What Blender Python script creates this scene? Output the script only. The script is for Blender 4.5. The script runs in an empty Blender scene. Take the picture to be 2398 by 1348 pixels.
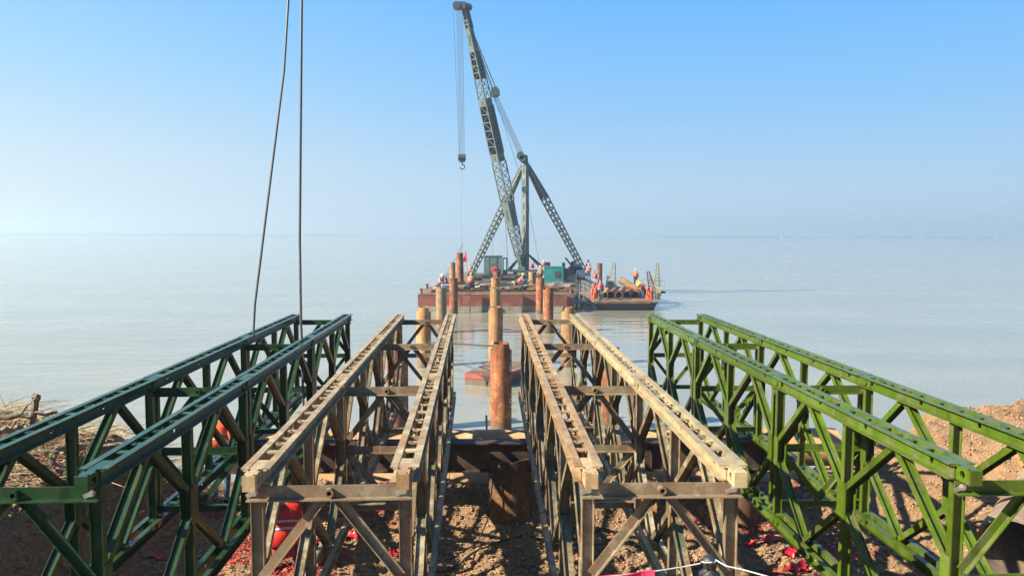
import bpy, math, random
from math import radians, sin, cos, pi, sqrt, atan2
from mathutils import Vector, Matrix, noise
import numpy as np
random.seed(7)
S = bpy.context.scene
COL = S.collection
V = Vector

# ---------------------------------------------------------------- camera
FPX, PW, PH = 1760.0, 2398.0, 1348.0
YAW, PIT, ROL = radians(1.76), radians(-4.1), radians(0.17)
EYE = V((0, 0, 5.85))
fw = V((sin(YAW)*cos(PIT), cos(YAW)*cos(PIT), sin(PIT)))
r0 = V((cos(YAW), -sin(YAW), 0)); u0 = r0.cross(fw)
rt = r0*cos(ROL)+u0*sin(ROL); up = -r0*sin(ROL)+u0*cos(ROL)
cam = bpy.data.cameras.new('camera'); cam_o = bpy.data.objects.new('camera', cam); COL.objects.link(cam_o)
cam.sensor_width = 36; cam.lens = 36*FPX/PW; cam.clip_start = 0.05; cam.clip_end = 12000
m = Matrix((rt, up, -fw)).transposed().to_4x4(); m.translation = EYE
cam_o.matrix_world = m
S.camera = cam_o

def at(px, py, Y):
    """the point of the place at depth Y behind a spot of the photograph"""
    d = fw*FPX + rt*(px-PW/2) - up*(py-PH/2)
    return EYE + d*(Y/d.y)
def atz(px, py, Z):
    d = fw*FPX + rt*(px-PW/2) - up*(py-PH/2)
    return EYE + d*((Z-EYE.z)/d.z)

# ---------------------------------------------------------------- sky, sun, exposure
SUN_EL, SUN_PHI = radians(33), radians(20)      # sun on the left, a little behind the camera
sdir = V((-cos(SUN_PHI)*cos(SUN_EL), -sin(SUN_PHI)*cos(SUN_EL), sin(SUN_EL)))
W = bpy.data.worlds.new('World'); S.world = W; W.use_nodes = True
nt = W.node_tree; nt.nodes.clear()
def N(nt, t, **k):
    n = nt.nodes.new(t)
    for a, b in k.items(): setattr(n, a, b)
    return n
def ramp(nt, fac, stops, interp='LINEAR'):
    r = N(nt, 'ShaderNodeValToRGB'); r.color_ramp.interpolation = interp
    e = r.color_ramp.elements
    while len(e) > 1: e.remove(e[-1])
    e[0].position = stops[0][0]; e[0].color = (*stops[0][1], 1) if len(stops[0][1]) == 3 else stops[0][1]
    for p, c in stops[1:]:
        x = e.new(p); x.color = (*c, 1)
    nt.links.new(fac, r.inputs[0]); return r.outputs[0]
def mix(nt, fac, a, b, mode='MIX'):
    n = N(nt, 'ShaderNodeMix', data_type='RGBA', blend_type=mode)
    for s, v in ((n.inputs[0], fac), (n.inputs[6], a), (n.inputs[7], b)):
        if hasattr(v, 'links') or isinstance(v, bpy.types.NodeSocket): nt.links.new(v, s)
        elif isinstance(v, (tuple, list)): s.default_value = (*v, 1) if len(v) == 3 else v
        else: s.default_value = v
    return n.outputs[2]
def math_(nt, op, a, b=0.0, clamp=False):
    n = N(nt, 'ShaderNodeMath', operation=op, use_clamp=clamp)
    for s, v in ((n.inputs[0], a), (n.inputs[1], b)):
        if isinstance(v, bpy.types.NodeSocket): nt.links.new(v, s)
        else: s.default_value = v
    return n.outputs[0]
sky = N(nt, 'ShaderNodeTexSky', sky_type='NISHITA', sun_disc=False)
sky.sun_elevation = SUN_EL; sky.sun_rotation = atan2(sdir.x, sdir.y); sky.air_density = 1.2; sky.dust_density = 2.0
sk = mix(nt, 1.0, sky.outputs[0], (0.10, 0.10, 0.10), 'MULTIPLY')
tc = N(nt, 'ShaderNodeTexCoord'); sp = N(nt, 'ShaderNodeSeparateXYZ'); nt.links.new(tc.outputs['Generated'], sp.inputs[0])
clear = ramp(nt, sp.outputs[2], [(0.0, (.62,.80,.95)), (0.06, (.51,.76,1.02)), (0.16, (.29,.65,1.09)), (0.30, (.135,.53,1.14)), (0.6, (.08,.27,.72)), (1.0, (.04,.16,.48))])
pale = ramp(nt, sp.outputs[2], [(0.0, (.76,.82,.88)), (0.08, (.70,.86,.97)), (0.2, (.40,.75,1.08)), (0.34, (.18,.58,1.10)), (0.6, (.08,.28,.72)), (1.0, (.04,.16,.48))])
az = math_(nt, 'ADD', math_(nt, 'MULTIPLY', sp.outputs[0], -1.0), math_(nt, 'MULTIPLY', sp.outputs[1], 0.0))
azr = N(nt, 'ShaderNodeMapRange', interpolation_type='SMOOTHSTEP'); nt.links.new(az, azr.inputs[0])
azr.inputs[1].default_value = -0.25; azr.inputs[2].default_value = 0.75
sk2 = mix(nt, azr.outputs[0], clear, pale)
fin = mix(nt, 0.06, sk2, sk)
bg = N(nt, 'ShaderNodeBackground'); nt.links.new(fin, bg.inputs[0]); bg.inputs[1].default_value = 0.262
out = N(nt, 'ShaderNodeOutputWorld'); nt.links.new(bg.outputs[0], out.inputs[0])
sl = bpy.data.lights.new('sun', 'SUN'); sl.energy = 5.0; sl.angle = radians(0.5); sl.color = (1.0, .87, .68)
so = bpy.data.objects.new('sun', sl); COL.objects.link(so); so.location = (-30, -10, 40)
so.rotation_euler = sdir.to_track_quat('Z', 'Y').to_euler()
S.view_settings.view_transform = 'Standard'; S.view_settings.look = 'None'
S.view_settings.exposure = 1.85; S.view_settings.gamma = 1.0; S.view_settings.use_curve_mapping = False
S.cycles.diffuse_bounces = 2; S.cycles.volume_bounces = 1; S.cycles.max_bounces = 8; S.cycles.volume_max_steps = 64

# ---------------------------------------------------------------- mesh helpers
class MB:
    def __init__(s): s.v = []; s.f = []
    def add(s, vs, fs):
        b = len(s.v); s.v += [V(p) for p in vs]; s.f += [tuple(i+b for i in f) for f in fs]; return s
    def box(s, x0, x1, y0, y1, z0, z1):
        return s.add([(x0,y0,z0),(x1,y0,z0),(x1,y1,z0),(x0,y1,z0),(x0,y0,z1),(x1,y0,z1),(x1,y1,z1),(x0,y1,z1)],
                     [(3,2,1,0),(4,5,6,7),(0,1,5,4),(1,2,6,5),(2,3,7,6),(3,0,4,7)])
    def frame(s, p0, p1, side=None):
        p0 = V(p0); p1 = V(p1); d = (p1-p0).normalized()
        a = V(side) if side is not None else (V((1,0,0)) if abs(d.x) < .9 else V((0,1,0)))
        a = (a - d*a.dot(d)).normalized(); return p0, p1, a, d.cross(a)
    def bar(s, p0, p1, w, h, side=None, o=(0,0)):
        """solid bar; w along side, h across"""
        p0, p1, a, b = s.frame(p0, p1, side); p0 = p0+a*o[0]+b*o[1]; p1 = p1+a*o[0]+b*o[1]
        c = [a*x*w/2+b*y*h/2 for x, y in ((-1,-1),(1,-1),(1,1),(-1,1))]
        return s.add([p0+q for q in c]+[p1+q for q in c], [(3,2,1,0),(4,5,6,7),(0,1,5,4),(1,2,6,5),(2,3,7,6),(3,0,4,7)])
    def ibar(s, p0, p1, depth, width, t=.006, side=(1,0,0)):
        s.bar(p0, p1, t, width, side, (depth/2-t/2, 0)); s.bar(p0, p1, t, width, side, (-depth/2+t/2, 0))
        return s.bar(p0, p1, depth-2*t, t, side)
    def tube(s, p0, p1, r, n=10, r1=None, caps=True, arc=None):
        p0, p1, a, b = s.frame(p0, p1); r1 = r if r1 is None else r1
        c = [a*cos(2*pi*i/n)+b*sin(2*pi*i/n) for i in range(n)]
        fs = [(i, (i+1) % n, n+(i+1) % n, n+i) for i in range(n)]
        if caps: fs += [tuple(range(n))[::-1], tuple(range(n, 2*n))]
        return s.add([p0+q*r for q in c]+[p1+q*r1 for q in c], fs)
    def path(s, pts, r, n=5, r1=None):
        r1 = r if r1 is None else r1; pts = [V(p) for p in pts]; k = len(pts); vs = []; fs = []
        ref = V((.3,.2,.93))
        for i, p in enumerate(pts):
            d = (pts[min(i+1,k-1)]-pts[max(i-1,0)])
            d = d.normalized() if d.length > 0 else V((0,0,1))
            a = (ref-d*ref.dot(d))
            a = a.normalized() if a.length > .05 else d.orthogonal().normalized()
            b = d.cross(a); rr = r+(r1-r)*i/(k-1)
            vs += [p+(a*cos(2*pi*j/n)+b*sin(2*pi*j/n))*rr for j in range(n)]
        for i in range(k-1):
            fs += [(i*n+j, i*n+(j+1) % n, (i+1)*n+(j+1) % n, (i+1)*n+j) for j in range(n)]
        fs += [tuple(range(n))[::-1], tuple(range((k-1)*n, k*n))]
        return s.add(vs, fs)
    def shell(s, p0, p1, r, t, n=28, cut=None):
        """hollow pipe from p0 to p1; cut(i)-> how much shorter the wall ends at p1"""
        p0, p1, a, b = s.frame(p0, p1); d = (p1-p0).normalized()
        vs = []
        for rr in (r, r-t):
            for e, pp in ((0, p0), (1, p1)):
                for i in range(n):
                    q = pp+(a*cos(2*pi*i/n)+b*sin(2*pi*i/n))*rr
                    if e and cut: q = q-d*cut(i/n)
                    vs.append(q)
        fs = []
        for i in range(n):
            j = (i+1) % n
            fs += [(i, j, n+j, n+i), (2*n+j, 2*n+i, 3*n+i, 3*n+j), (n+i, n+j, 3*n+j, 3*n+i), (j, i, 2*n+i, 2*n+j)]
        return s.add(vs, fs)
    def holeplate(s, c, ax, ay, w, h, t, r, n=8):
        """rectangular plate (w along ax, h along ay, thickness t) with a round hole"""
        c = V(c); ax = V(ax); ay = V(ay); az = ax.cross(ay)
        outr = []; inn = []
        for i in range(n):
            an = 2*pi*(i+.5)/n; k = max(abs(cos(an)), abs(sin(an)))
            x, y = cos(an)/k, sin(an)/k
            outr.append((x*w/2, y*h/2)); inn.append((r*cos(an), r*sin(an)))
        vs = []
        for z in (-t/2, t/2):
            for L in (outr, inn): vs += [c+ax*x+ay*y+az*z for x, y in L]
        fs = []
        for i in range(n):
            j = (i+1) % n
            fs += [(j, i, n+i, n+j), (2*n+i, 2*n+j, 3*n+j, 3*n+i), (i, j, 2*n+j, 2*n+i), (n+j, n+i, 3*n+i, 3*n+j)]
        # corners
        cs = [(1,1),(-1,1),(-1,-1),(1,-1)]
        for k, (x, y) in enumerate(cs):
            b = len(vs); i = int(k*n/4); i0, i1 = i, (i+1) % n
            # corner lies between outer points i0 and i1 when n = 8
            vs += [c+ax*x*w/2+ay*y*h/2-az*t/2, c+ax*x*w/2+ay*y*h/2+az*t/2]
            fs += [(i0, b, i1), (2*n+i1, b+1, 2*n+i0)]
        return s.add(vs, fs)
    def blob(s, c, rx, ry, rz, n=6, m=4, jit=0.0, rnd=random):
        c = V(c); vs = [c+V((0,0,-rz))]; fs = []
        for j in range(1, m):
            ph = -pi/2+pi*j/m
            for i in range(n):
                th = 2*pi*i/n+j*.4; k = 1+jit*(rnd.random()-.5)*2
                vs.append(c+V((rx*cos(ph)*cos(th)*k, ry*cos(ph)*sin(th)*k, rz*sin(ph)*k)))
        vs.append(c+V((0,0,rz))); L = len(vs)-1
        for i in range(n):
            fs.append((0, 1+(i+1) % n, 1+i)); fs.append((L, 1+(m-2)*n+i, 1+(m-2)*n+(i+1) % n))
        for j in range(m-2):
            for i in range(n):
                a, b = 1+j*n+i, 1+j*n+(i+1) % n; fs.append((a, b, b+n, a+n))
        return s.add(vs, fs)
    def mesh(s, name, mat, off=None, smooth=False):
        me = bpy.data.meshes.new(name)
        me.from_pydata([tuple(p-off) if off is not None else tuple(p) for p in s.v], [], s.f)
        if mat: me.materials.append(mat)
        if smooth:
            me.polygons.foreach_set('use_smooth', [True]*len(me.polygons))
            if smooth != 'all': me.set_sharp_from_angle(angle=radians(40))
        me.update(); return me

def link(name, me, parent=None, loc=(0,0,0), rz=0.0):
    o = bpy.data.objects.new(name, me); COL.objects.link(o)
    if parent is not None: o.parent = parent
    o.location = loc; o.rotation_euler = (0, 0, rz); return o
def tag(o, label=None, cat=None, group=None, kind=None):
    if label: o['label'] = label
    if cat: o['category'] = cat
    if group: o['group'] = group
    if kind: o['kind'] = kind
    return o
def thing(name, loc, label, cat, group=None, rz=0.0):
    return tag(link(name, None, None, loc, rz), label, cat, group)
def part(root, name, mb, mat, parent=None, smooth=False):
    """mb in world coordinates, root = the thing's Empty"""
    return link(name, mb.mesh(name, mat, V(root.location), smooth), parent or root)
def lpart(name, mb, mat, parent, smooth=False):
    return link(name, mb.mesh(name, mat, None, smooth), parent)
def single(name, mb, mat, label, cat, loc, group=None, smooth=False):
    o = link(name, mb.mesh(name, mat, V(loc), smooth), None, loc); return tag(o, label, cat, group)

# ---------------------------------------------------------------- materials
def newmat(name):
    mt = bpy.data.materials.new(name); mt.use_nodes = True; n = mt.node_tree; n.nodes.clear()
    b = N(n, 'ShaderNodeBsdfPrincipled'); o = N(n, 'ShaderNodeOutputMaterial'); n.links.new(b.outputs[0], o.inputs[0])
    return mt, n, b, o
def noise_(n, scale, detail=4, rough=.55, vec=None, off=True, stretch=None):
    tc = N(n, 'ShaderNodeTexCoord'); src = vec or tc.outputs['Object']
    if off:
        oi = N(n, 'ShaderNodeObjectInfo'); va = N(n, 'ShaderNodeVectorMath', operation='ADD')
        mm = math_(n, 'MULTIPLY', oi.outputs['Random'], 37.0); cb = N(n, 'ShaderNodeCombineXYZ')
        for i in range(3): n.links.new(mm, cb.inputs[i])
        n.links.new(src, va.inputs[0]); n.links.new(cb.outputs[0], va.inputs[1]); src = va.outputs[0]
    if stretch:
        mp = N(n, 'ShaderNodeMapping'); mp.inputs['Scale'].default_value = stretch; n.links.new(src, mp.inputs[0]); src = mp.outputs[0]
    t = N(n, 'ShaderNodeTexNoise'); t.inputs['Scale'].default_value = scale; t.inputs['Detail'].default_value = detail
    t.inputs['Roughness'].default_value = rough; n.links.new(src, t.inputs['Vector']); return t.outputs[0]
def bump(n, b, h, strength=.3, dist=.01):
    bp = N(n, 'ShaderNodeBump'); bp.inputs['Strength'].default_value = strength; bp.inputs['Distance'].default_value = dist
    n.links.new(h, bp.inputs['Height']); n.links.new(bp.outputs[0], b.inputs['Normal'])
def setc(n, s, v):
    if isinstance(v, bpy.types.NodeSocket): n.links.new(v, s)
    else: s.default_value = (*v, 1)
ALB = .84
def plain(name, col, rough=.6, var=.18, scale=6, metal=0.0):
    col = tuple(c*ALB for c in col)
    mt, n, b, o = newmat(name); k = noise_(n, scale, 5)
    dk = tuple(c*(1-var*1.4) for c in col); lt = tuple(min(1, c*(1+var)) for c in col)
    setc(n, b.inputs['Base Color'], ramp(n, k, [(.3, dk), (.7, lt)])); b.inputs['Roughness'].default_value = rough
    b.inputs['Metallic'].default_value = metal; return mt
def weathered(name, base, rust, pale=None, amount=.5, scale=3.0, rough=.65, fine=40, bmp=.25, stretch=None, soft=.1, streak=.0, tide=False):
    mt, n, b, o = newmat(name)
    base, rust = tuple(c*ALB for c in base), tuple(c*ALB for c in rust); pale = tuple(c*ALB for c in pale) if pale else None
    k = noise_(n, scale, 6, .65, stretch=stretch); k2 = noise_(n, fine, 4, .6); k3 = noise_(n, scale*2.3, 5, .6)
    mask = ramp(n, math_(n, 'ADD', math_(n, 'MULTIPLY', k, .75), math_(n, 'MULTIPLY', k2, .25)), [(1-amount-soft, (0,0,0)), (1-amount+soft, (1,1,1))])
    bs = ramp(n, k3, [(.3, tuple(c*.75 for c in base)), (.7, tuple(min(1,c*1.2) for c in base))])
    rs = ramp(n, k2, [(.3, tuple(c*.5 for c in rust)), (.7, tuple(min(1,c*1.3) for c in rust))])
    c = mix(n, mask, bs, rs)
    if pale:
        pm = ramp(n, noise_(n, scale*1.7, 7, .75), [(.50, (0,0,0)), (.60, (1,1,1))]); c = mix(n, pm, c, pale)
        sp_ = ramp(n, noise_(n, fine*2.2, 3, .5), [(.60, (0,0,0)), (.68, (1,1,1))]); c = mix(n, math_(n, 'MULTIPLY', sp_, .7), c, tuple(q*.45 for q in rust))
    if streak:
        st = ramp(n, noise_(n, 9, 5, .6, stretch=(1,1,.12)), [(.50, (1,1,1)), (.68, (1-streak,)*3)]); c = mix(n, 1.0, c, st, 'MULTIPLY')
    if tide:
        ge = N(n, 'ShaderNodeNewGeometry'); sx_ = N(n, 'ShaderNodeSeparateXYZ'); n.links.new(ge.outputs['Position'], sx_.inputs[0])
        zz_ = math_(n, 'ADD', sx_.outputs[2], math_(n, 'MULTIPLY', k, .9))
        c = mix(n, ramp(n, math_(n, 'MULTIPLY', zz_, .5), [(.36, (.8,.8,.8)), (.46, (0,0,0))]), c, (.07,.055,.035))
    oi_ = N(n, 'ShaderNodeObjectInfo'); c = mix(n, 1.0, c, ramp(n, oi_.outputs['Random'], [(0, (.76,.74,.72)), (1, (1.14,1.12,1.08))]), 'MULTIPLY')
    setc(n, b.inputs['Base Color'], c)
    rr = math_(n, 'ADD', math_(n, 'MULTIPLY', mask, .25), rough-.15, True); n.links.new(rr, b.inputs['Roughness'])
    bump(n, b, k2, bmp, .004)
    if 'green_paint' in name: b.inputs['Specular IOR Level'].default_value = .35
    return mt

GREEN = (.064, .116, .008)
M = {}
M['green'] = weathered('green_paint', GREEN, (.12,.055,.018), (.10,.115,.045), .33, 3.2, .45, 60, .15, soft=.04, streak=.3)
M['green_shaded'] = weathered('shaded_green_paint', (.014,.050,.018), (.07,.045,.018), (.035,.062,.03), .30, 3.2, .42, 60, .15, soft=.04, streak=.3)  # same paint as the right pair, with shade put into a darker colour
M['worn_left'] = weathered('worn_olive_paint', (.33,.26,.145), (.28,.14,.055), (.46,.39,.26), .40, 2.6, .62, 45, .35, streak=.35)
M['worn_right'] = weathered('worn_rusty_paint', (.35,.25,.135), (.33,.155,.06), (.44,.35,.21), .44, 2.6, .62, 45, .35, streak=.3)
M['worn_cream'] = weathered('worn_cream_paint', (.40,.33,.19), (.30,.16,.065), (.30,.29,.19), .38, 2.0, .62, 45, .35, streak=.3)
M['worn_green'] = weathered('worn_green_web', (.085,.10,.06), (.19,.10,.045), (.27,.24,.16), .47, 3.0, .58, 45, .3)
M['frame_worn'] = weathered('bracing_worn_paint', (.17,.145,.095), (.20,.085,.04), (.26,.22,.15), .45, 3.5, .62, 50, .35)
M['bolt'] = plain('zinc_bolt', (.42,.41,.37), .38, .2, 30, .6)
M['rust'] = weathered('rust_orange', (.31,.095,.030), (.13,.038,.017), (.34,.16,.06), .50, 1.5, .8, 26, .9, (1,1,.35), streak=.6, tide=True)
M['rust_tan'] = weathered('rust_tan', (.33,.18,.07), (.22,.085,.03), (.38,.27,.13), .42, 1.6, .8, 22, .5, (1,1,.4), streak=.45, tide=True)
M['rust_pale'] = weathered('rust_pale', (.30,.21,.115), (.20,.095,.042), (.35,.28,.17), .46, 2.0, .8, 22, .5, (1,1,.35), streak=.45, tide=True)
M['rust_dark'] = weathered('rust_dark', (.15,.075,.04), (.09,.035,.02), (.22,.14,.08), .5, 1.6, .78, 24, .5)
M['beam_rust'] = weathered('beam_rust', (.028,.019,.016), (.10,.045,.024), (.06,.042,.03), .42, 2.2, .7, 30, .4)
M['pipe_tan'] = weathered('pipe_tan', (.42,.26,.125), (.30,.165,.07), (.46,.35,.20), .35, 1.2, .75, 24, .4)
M['soil_pipe'] = weathered('muddy_pipe', (.15,.12,.10), (.24,.13,.07), (.36,.27,.16), .42, 1.8, .8, 20, .5)
M['barge_red'] = weathered('barge_red_lead', (.20,.058,.045), (.15,.05,.03), (.24,.115,.08), .45, .7, .6, 8, .2, (1,1,.3), streak=.5)
M['barge_deck'] = weathered('barge_deck_mud', (.20,.13,.085), (.11,.07,.05), (.28,.22,.15), .5, .9, .85, 9, .3)
M['barge_low'] = weathered('barge_waterline_scum', (.23,.22,.18), (.15,.13,.11), (.28,.28,.24), .4, 1.2, .7, 10, .2, (1,1,.5))
M['crane'] = plain('crane_grey_green', (.105,.135,.13), .5, .2, 3)
M['crane_dk'] = plain('crane_dark_green', (.04,.07,.07), .5, .2, 3)
M['cab'] = plain('cabin_teal_grey', (.085,.15,.14), .45, .12, 2)
M['teal'] = plain('generator_teal', (.012,.20,.20), .45, .12, 2)
M['steel_dk'] = plain('oily_dark_steel', (.045,.055,.06), .45, .3, 8)
M['steel_lt'] = plain('grey_steel', (.22,.23,.22), .5, .2, 8)
M['wire'] = plain('wire_rope_steel', (.075,.085,.09), .5, .3, 40)
M['hull'] = plain('hull_navy', (.012,.025,.05), .4, .3, 2)
M['yellow'] = plain('dull_yellow_paint', (.27,.24,.12), .6, .3, 6)
M['orange'] = plain('life_vest_orange', (.72,.085,.012), .75, .1, 10)
M['red'] = plain('life_vest_red', (.58,.02,.008), .6, .12, 10)
M['pink'] = plain('flag_pink', (.70,.02,.10), .7, .1, 6)
M['rose'] = plain('flag_rose', (.62,.13,.15), .7, .1, 6)
M['white'] = plain('white_cloth', (.5,.5,.49), .6, .08, 8)
M['refl'] = plain('reflective_tape', (.42,.44,.46), .3, .05, 8)
M['helmet_y'] = plain('helmet_yellow', (.55,.40,.03), .35, .05, 5)
M['helmet_w'] = plain('helmet_white', (.5,.5,.49), .35, .05, 5)
M['skin'] = plain('skin', (.42,.24,.16), .6, .08, 9)
M['navy'] = plain('navy_trousers', (.03,.045,.09), .85, .2, 12)
M['jeans'] = plain('blue_jeans', (.08,.15,.25), .85, .2, 12)
M['shirt'] = plain('work_shirt', (.25,.26,.30), .85, .2, 12)
M['maroon'] = plain('maroon_jacket', (.22,.035,.05), .85, .2, 12)
M['boot'] = plain('black_boot', (.02,.02,.02), .7, .2, 12)
M['black'] = plain('black_rubber', (.022,.022,.024), .55, .25, 25)
M['blue'] = plain('blue_sheet', (.10,.28,.62), .6, .1, 6)
M['rope'] = plain('white_rope', (.5,.48,.46), .8, .15, 50)
M['wood'] = weathered('driftwood', (.19,.135,.085), (.10,.07,.045), (.28,.22,.15), .45, 5, .85, 40, .4)
M['reed'] = weathered('dry_reed', (.46,.35,.18), (.27,.19,.10), (.55,.45,.27), .4, 8, .85, 40, .3)
M['leaf'] = plain('dull_leaf', (.10,.14,.045), .7, .4, 8)
M['glass'] = plain('cabin_glass', (.10,.16,.18), .12, .1, 3)
M['cable'] = plain('black_cable', (.02,.02,.02), .6, .2, 20)
M['timber'] = weathered('old_timber', (.20,.14,.09), (.12,.08,.05), None, .4, 5, .85, 40, .4)
M['bldg'] = plain('far_building_white', (.42,.42,.41), .7, .05, .1)
M['far_tree'] = plain('far_trees', (.07,.10,.06), .9, .3, .02)
# ground
mt, n, b, o = newmat('clay_ground'); M['ground'] = mt
k1 = noise_(n, .9, 6, .6, off=False); k2 = noise_(n, 14, 6, .7, off=False); k3 = noise_(n, 60, 4, .6, off=False)
c = ramp(n, k1, [(.32, (.16,.095,.055)), (.5, (.29,.18,.085)), (.68, (.37,.24,.11))])
c = mix(n, ramp(n, k2, [(.35, (0,0,0)), (.62, (1,1,1))]), mix(n, .55, c, (.12,.075,.045)), c)
c = mix(n, ramp(n, k3, [(.55, (0,0,0)), (.75, (.35,.35,.35))]), c, (.40,.29,.16))
c = mix(n, 1.0, c, (.74,.71,.72), 'MULTIPLY'); setc(n, b.inputs['Base Color'], c); b.inputs['Roughness'].default_value = .95
bump(n, b, math_(n, 'ADD', k2, math_(n, 'MULTIPLY', k3, .5)), .9, .03)
M['stone'] = plain('clay_clod', (.30,.195,.105), .95, .3, 9)
M['stone2'] = plain('grey_clod', (.22,.165,.105), .95, .3, 9)
# water
mt, n, b, o = newmat('silty_water'); M['water'] = mt
tcw = N(n, 'ShaderNodeTexCoord')
def wn(scale, st, det=3, rot=0):
    mp = N(n, 'ShaderNodeMapping'); mp.inputs['Scale'].default_value = st; mp.inputs['Rotation'].default_value = (0,0,rot)
    n.links.new(tcw.outputs['Object'], mp.inputs[0])
    t = N(n, 'ShaderNodeTexNoise'); t.inputs['Scale'].default_value = scale; t.inputs['Detail'].default_value = det
    t.inputs['Roughness'].default_value = .5; n.links.new(mp.outputs[0], t.inputs['Vector']); return t.outputs[0]
big = wn(.9, (.35, 1.15, 1), 3, .12); sm = wn(3.4, (.5, 1.2, 1), 2, -.1); lo = wn(.12, (.5, 1, 1), 3, .3)
cw = ramp(n, lo, [(.35, (.175,.18,.14)), (.65, (.225,.225,.175))])
setc(n, b.inputs['Base Color'], cw); b.inputs['Roughness'].default_value = .07; b.inputs['IOR'].default_value = 1.40
calm = ramp(n, lo, [(.40, (.35,.35,.35)), (.60, (1,1,1))])
h = math_(n, 'MULTIPLY', math_(n, 'ADD', math_(n, 'MULTIPLY', big, 1.15), math_(n, 'MULTIPLY', sm, .12)), calm)
bump(n, b, h, .75, .11)
# haze
mt = bpy.data.materials.new('haze_air'); mt.use_nodes = True; n = mt.node_tree; n.nodes.clear()
pv = N(n, 'ShaderNodeVolumePrincipled'); pv.inputs['Color'].default_value = (.66,.82,.93,1); pv.inputs['Density'].default_value = .0011
pv.inputs['Anisotropy'].default_value = 0.6
o = N(n, 'ShaderNodeOutputMaterial'); n.links.new(pv.outputs[0], o.inputs['Volume']); M['haze'] = mt

# ---------------------------------------------------------------- the setting
R = 3000
wb = MB().add([(-R,-200,0),(R,-200,0),(R,R,0),(-R,R,0)], [(0,1,2,3)])
tag(link('water', wb.mesh('water', M['water'])), kind='structure', label='calm silty lake water', )

def ss(a, b, x):
    t = min(1, max(0, (x-a)/(b-a))); return t*t*(3-2*t)
def ground_h(x, y, fine=True):
    edge = 12.9+.35*sin(x*1.3+1)+.25*sin(x*2.9)
    base = 1.70-.25*ss(10.8, 12.5, y)+.38*ss(10.0, 11.15, y)*(1-ss(11.5, 12.2, y))*ss(-4.0, -3.2, x)
    left = ss(-4.15, -5.3, x)*(1-ss(10.6, 13.0, y+.25*sin(x*2)))
    right = ss(4.9, 9.6, x)
    z = base + left*(1.25+.30*ss(-5.0,-7.5,x)) + right*(.98+.33*ss(9,13,x))
    z += .25*ss(6.5, 4.0, y)
    z += 3.5*ss(-9.8, -13.0, x)*(1-ss(8.5, 11.5, y))*ss(-12, -6, y)*(1+.25*noise.noise(V((x*.4, y*.6, 8)))+.15*noise.noise(V((x*1.3, y*1.7, 2))))  # unseen mound added at far left to throw shade on the bank
    e2 = edge + 1.2*ss(5.2, 8.5, x)
    z -= ss(e2, e2+4.2, y)*(z+1.5)
    if fine:
        p = V((x, y, 0)); a = .07+.09*right+.05*left
        z += a*(noise.noise(p*1.3)+.6*noise.noise(p*3.1))
        z += (.035+.035*right)*noise.noise(p*7.3)+.026*noise.noise(p*15)+.016*noise.noise(p*30)
    return z
def grid(x0, x1, y0, y1, st):
    nx = int((x1-x0)/st)+1; ny = int((y1-y0)/st)+1; vs = []
    for j in range(ny):
        for i in range(nx):
            x = x0+i*st; y = y0+j*st; vs.append((x, y, ground_h(x, y)))
    fs = [(j*nx+i, j*nx+i+1, (j+1)*nx+i+1, (j+1)*nx+i) for j in range(ny-1) for i in range(nx-1)]
    return vs, fs
gm = bpy.data.meshes.new('ground'); vs, fs = grid(-9.5, 12.5, 3.0, 18.0, .055)
gm.from_pydata(vs, [], fs); gm.materials.append(M['ground']); gm.polygons.foreach_set('use_smooth', [True]*len(gm.polygons))
ground = tag(link('ground', gm), kind='structure', label='lumpy clay river bank')
def flatgrid(name, x0, x1, y0, y1, st, label):
    vs, fs = grid(x0, x1, y0, y1, st); vs = [(x, y, z-.05) for x, y, z in vs]
    me = bpy.data.meshes.new(name); me.from_pydata(vs, [], fs); me.materials.append(M['ground'])
    me.polygons.foreach_set('use_smooth', [True]*len(me.polygons)); return tag(link(name, me), kind='structure', label=label)
flatgrid('ground_bank', -60, -9.4, -40, 20, .4, 'river bank left of the works with an unseen mound added for shade')
flatgrid('ground_bank', 12.4, 60, -40, 20, .5, 'river bank right of the works')
flatgrid('ground_bank', -9.6, 12.6, -40, 3.3, .5, 'river bank behind the camera')

# far shore: low land with trees and a few pale buildings
def shore(x0, x1, y, amp, name, label):
    mb = MB(); k = 160; top = []; n_ = k+1; vs = []
    for i in range(n_):
        x = x0+(x1-x0)*i/k; hh = amp*(.55+.5*noise.noise(V((x*.012, y, 0)))+.25*noise.noise(V((x*.05, y, 3))))
        fade = min(1, i/14, (k-i)/14); hh = max(.3, hh*fade)
        vs += [(x, y, -1), (x, y+6, hh*.7), (x, y+18, hh), (x, y+120, hh*.8), (x, y+125, -1)]
    fs = []
    for i in range(k):
        for j in range(4): fs.append((i*5+j, (i+1)*5+j, (i+1)*5+j+1, i*5+j+1))
    mb.add(vs, fs); tag(link(name, mb.mesh(name, M['far_tree'])), kind='structure', label=label)
shore(-1250, -250, 1700, 6.5, 'far_shore', 'low far shore in the haze at left')
shore(330, 1500, 1500, 5.5, 'far_shore', 'low wooded far shore in the haze at right')
# closed box of air
hb = MB().box(-R-40, R+40, -240, R+40, -3.2, 42)
hz = tag(link('haze', hb.mesh('haze', M['haze'])), kind='stuff', label='pale haze over the water')

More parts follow.
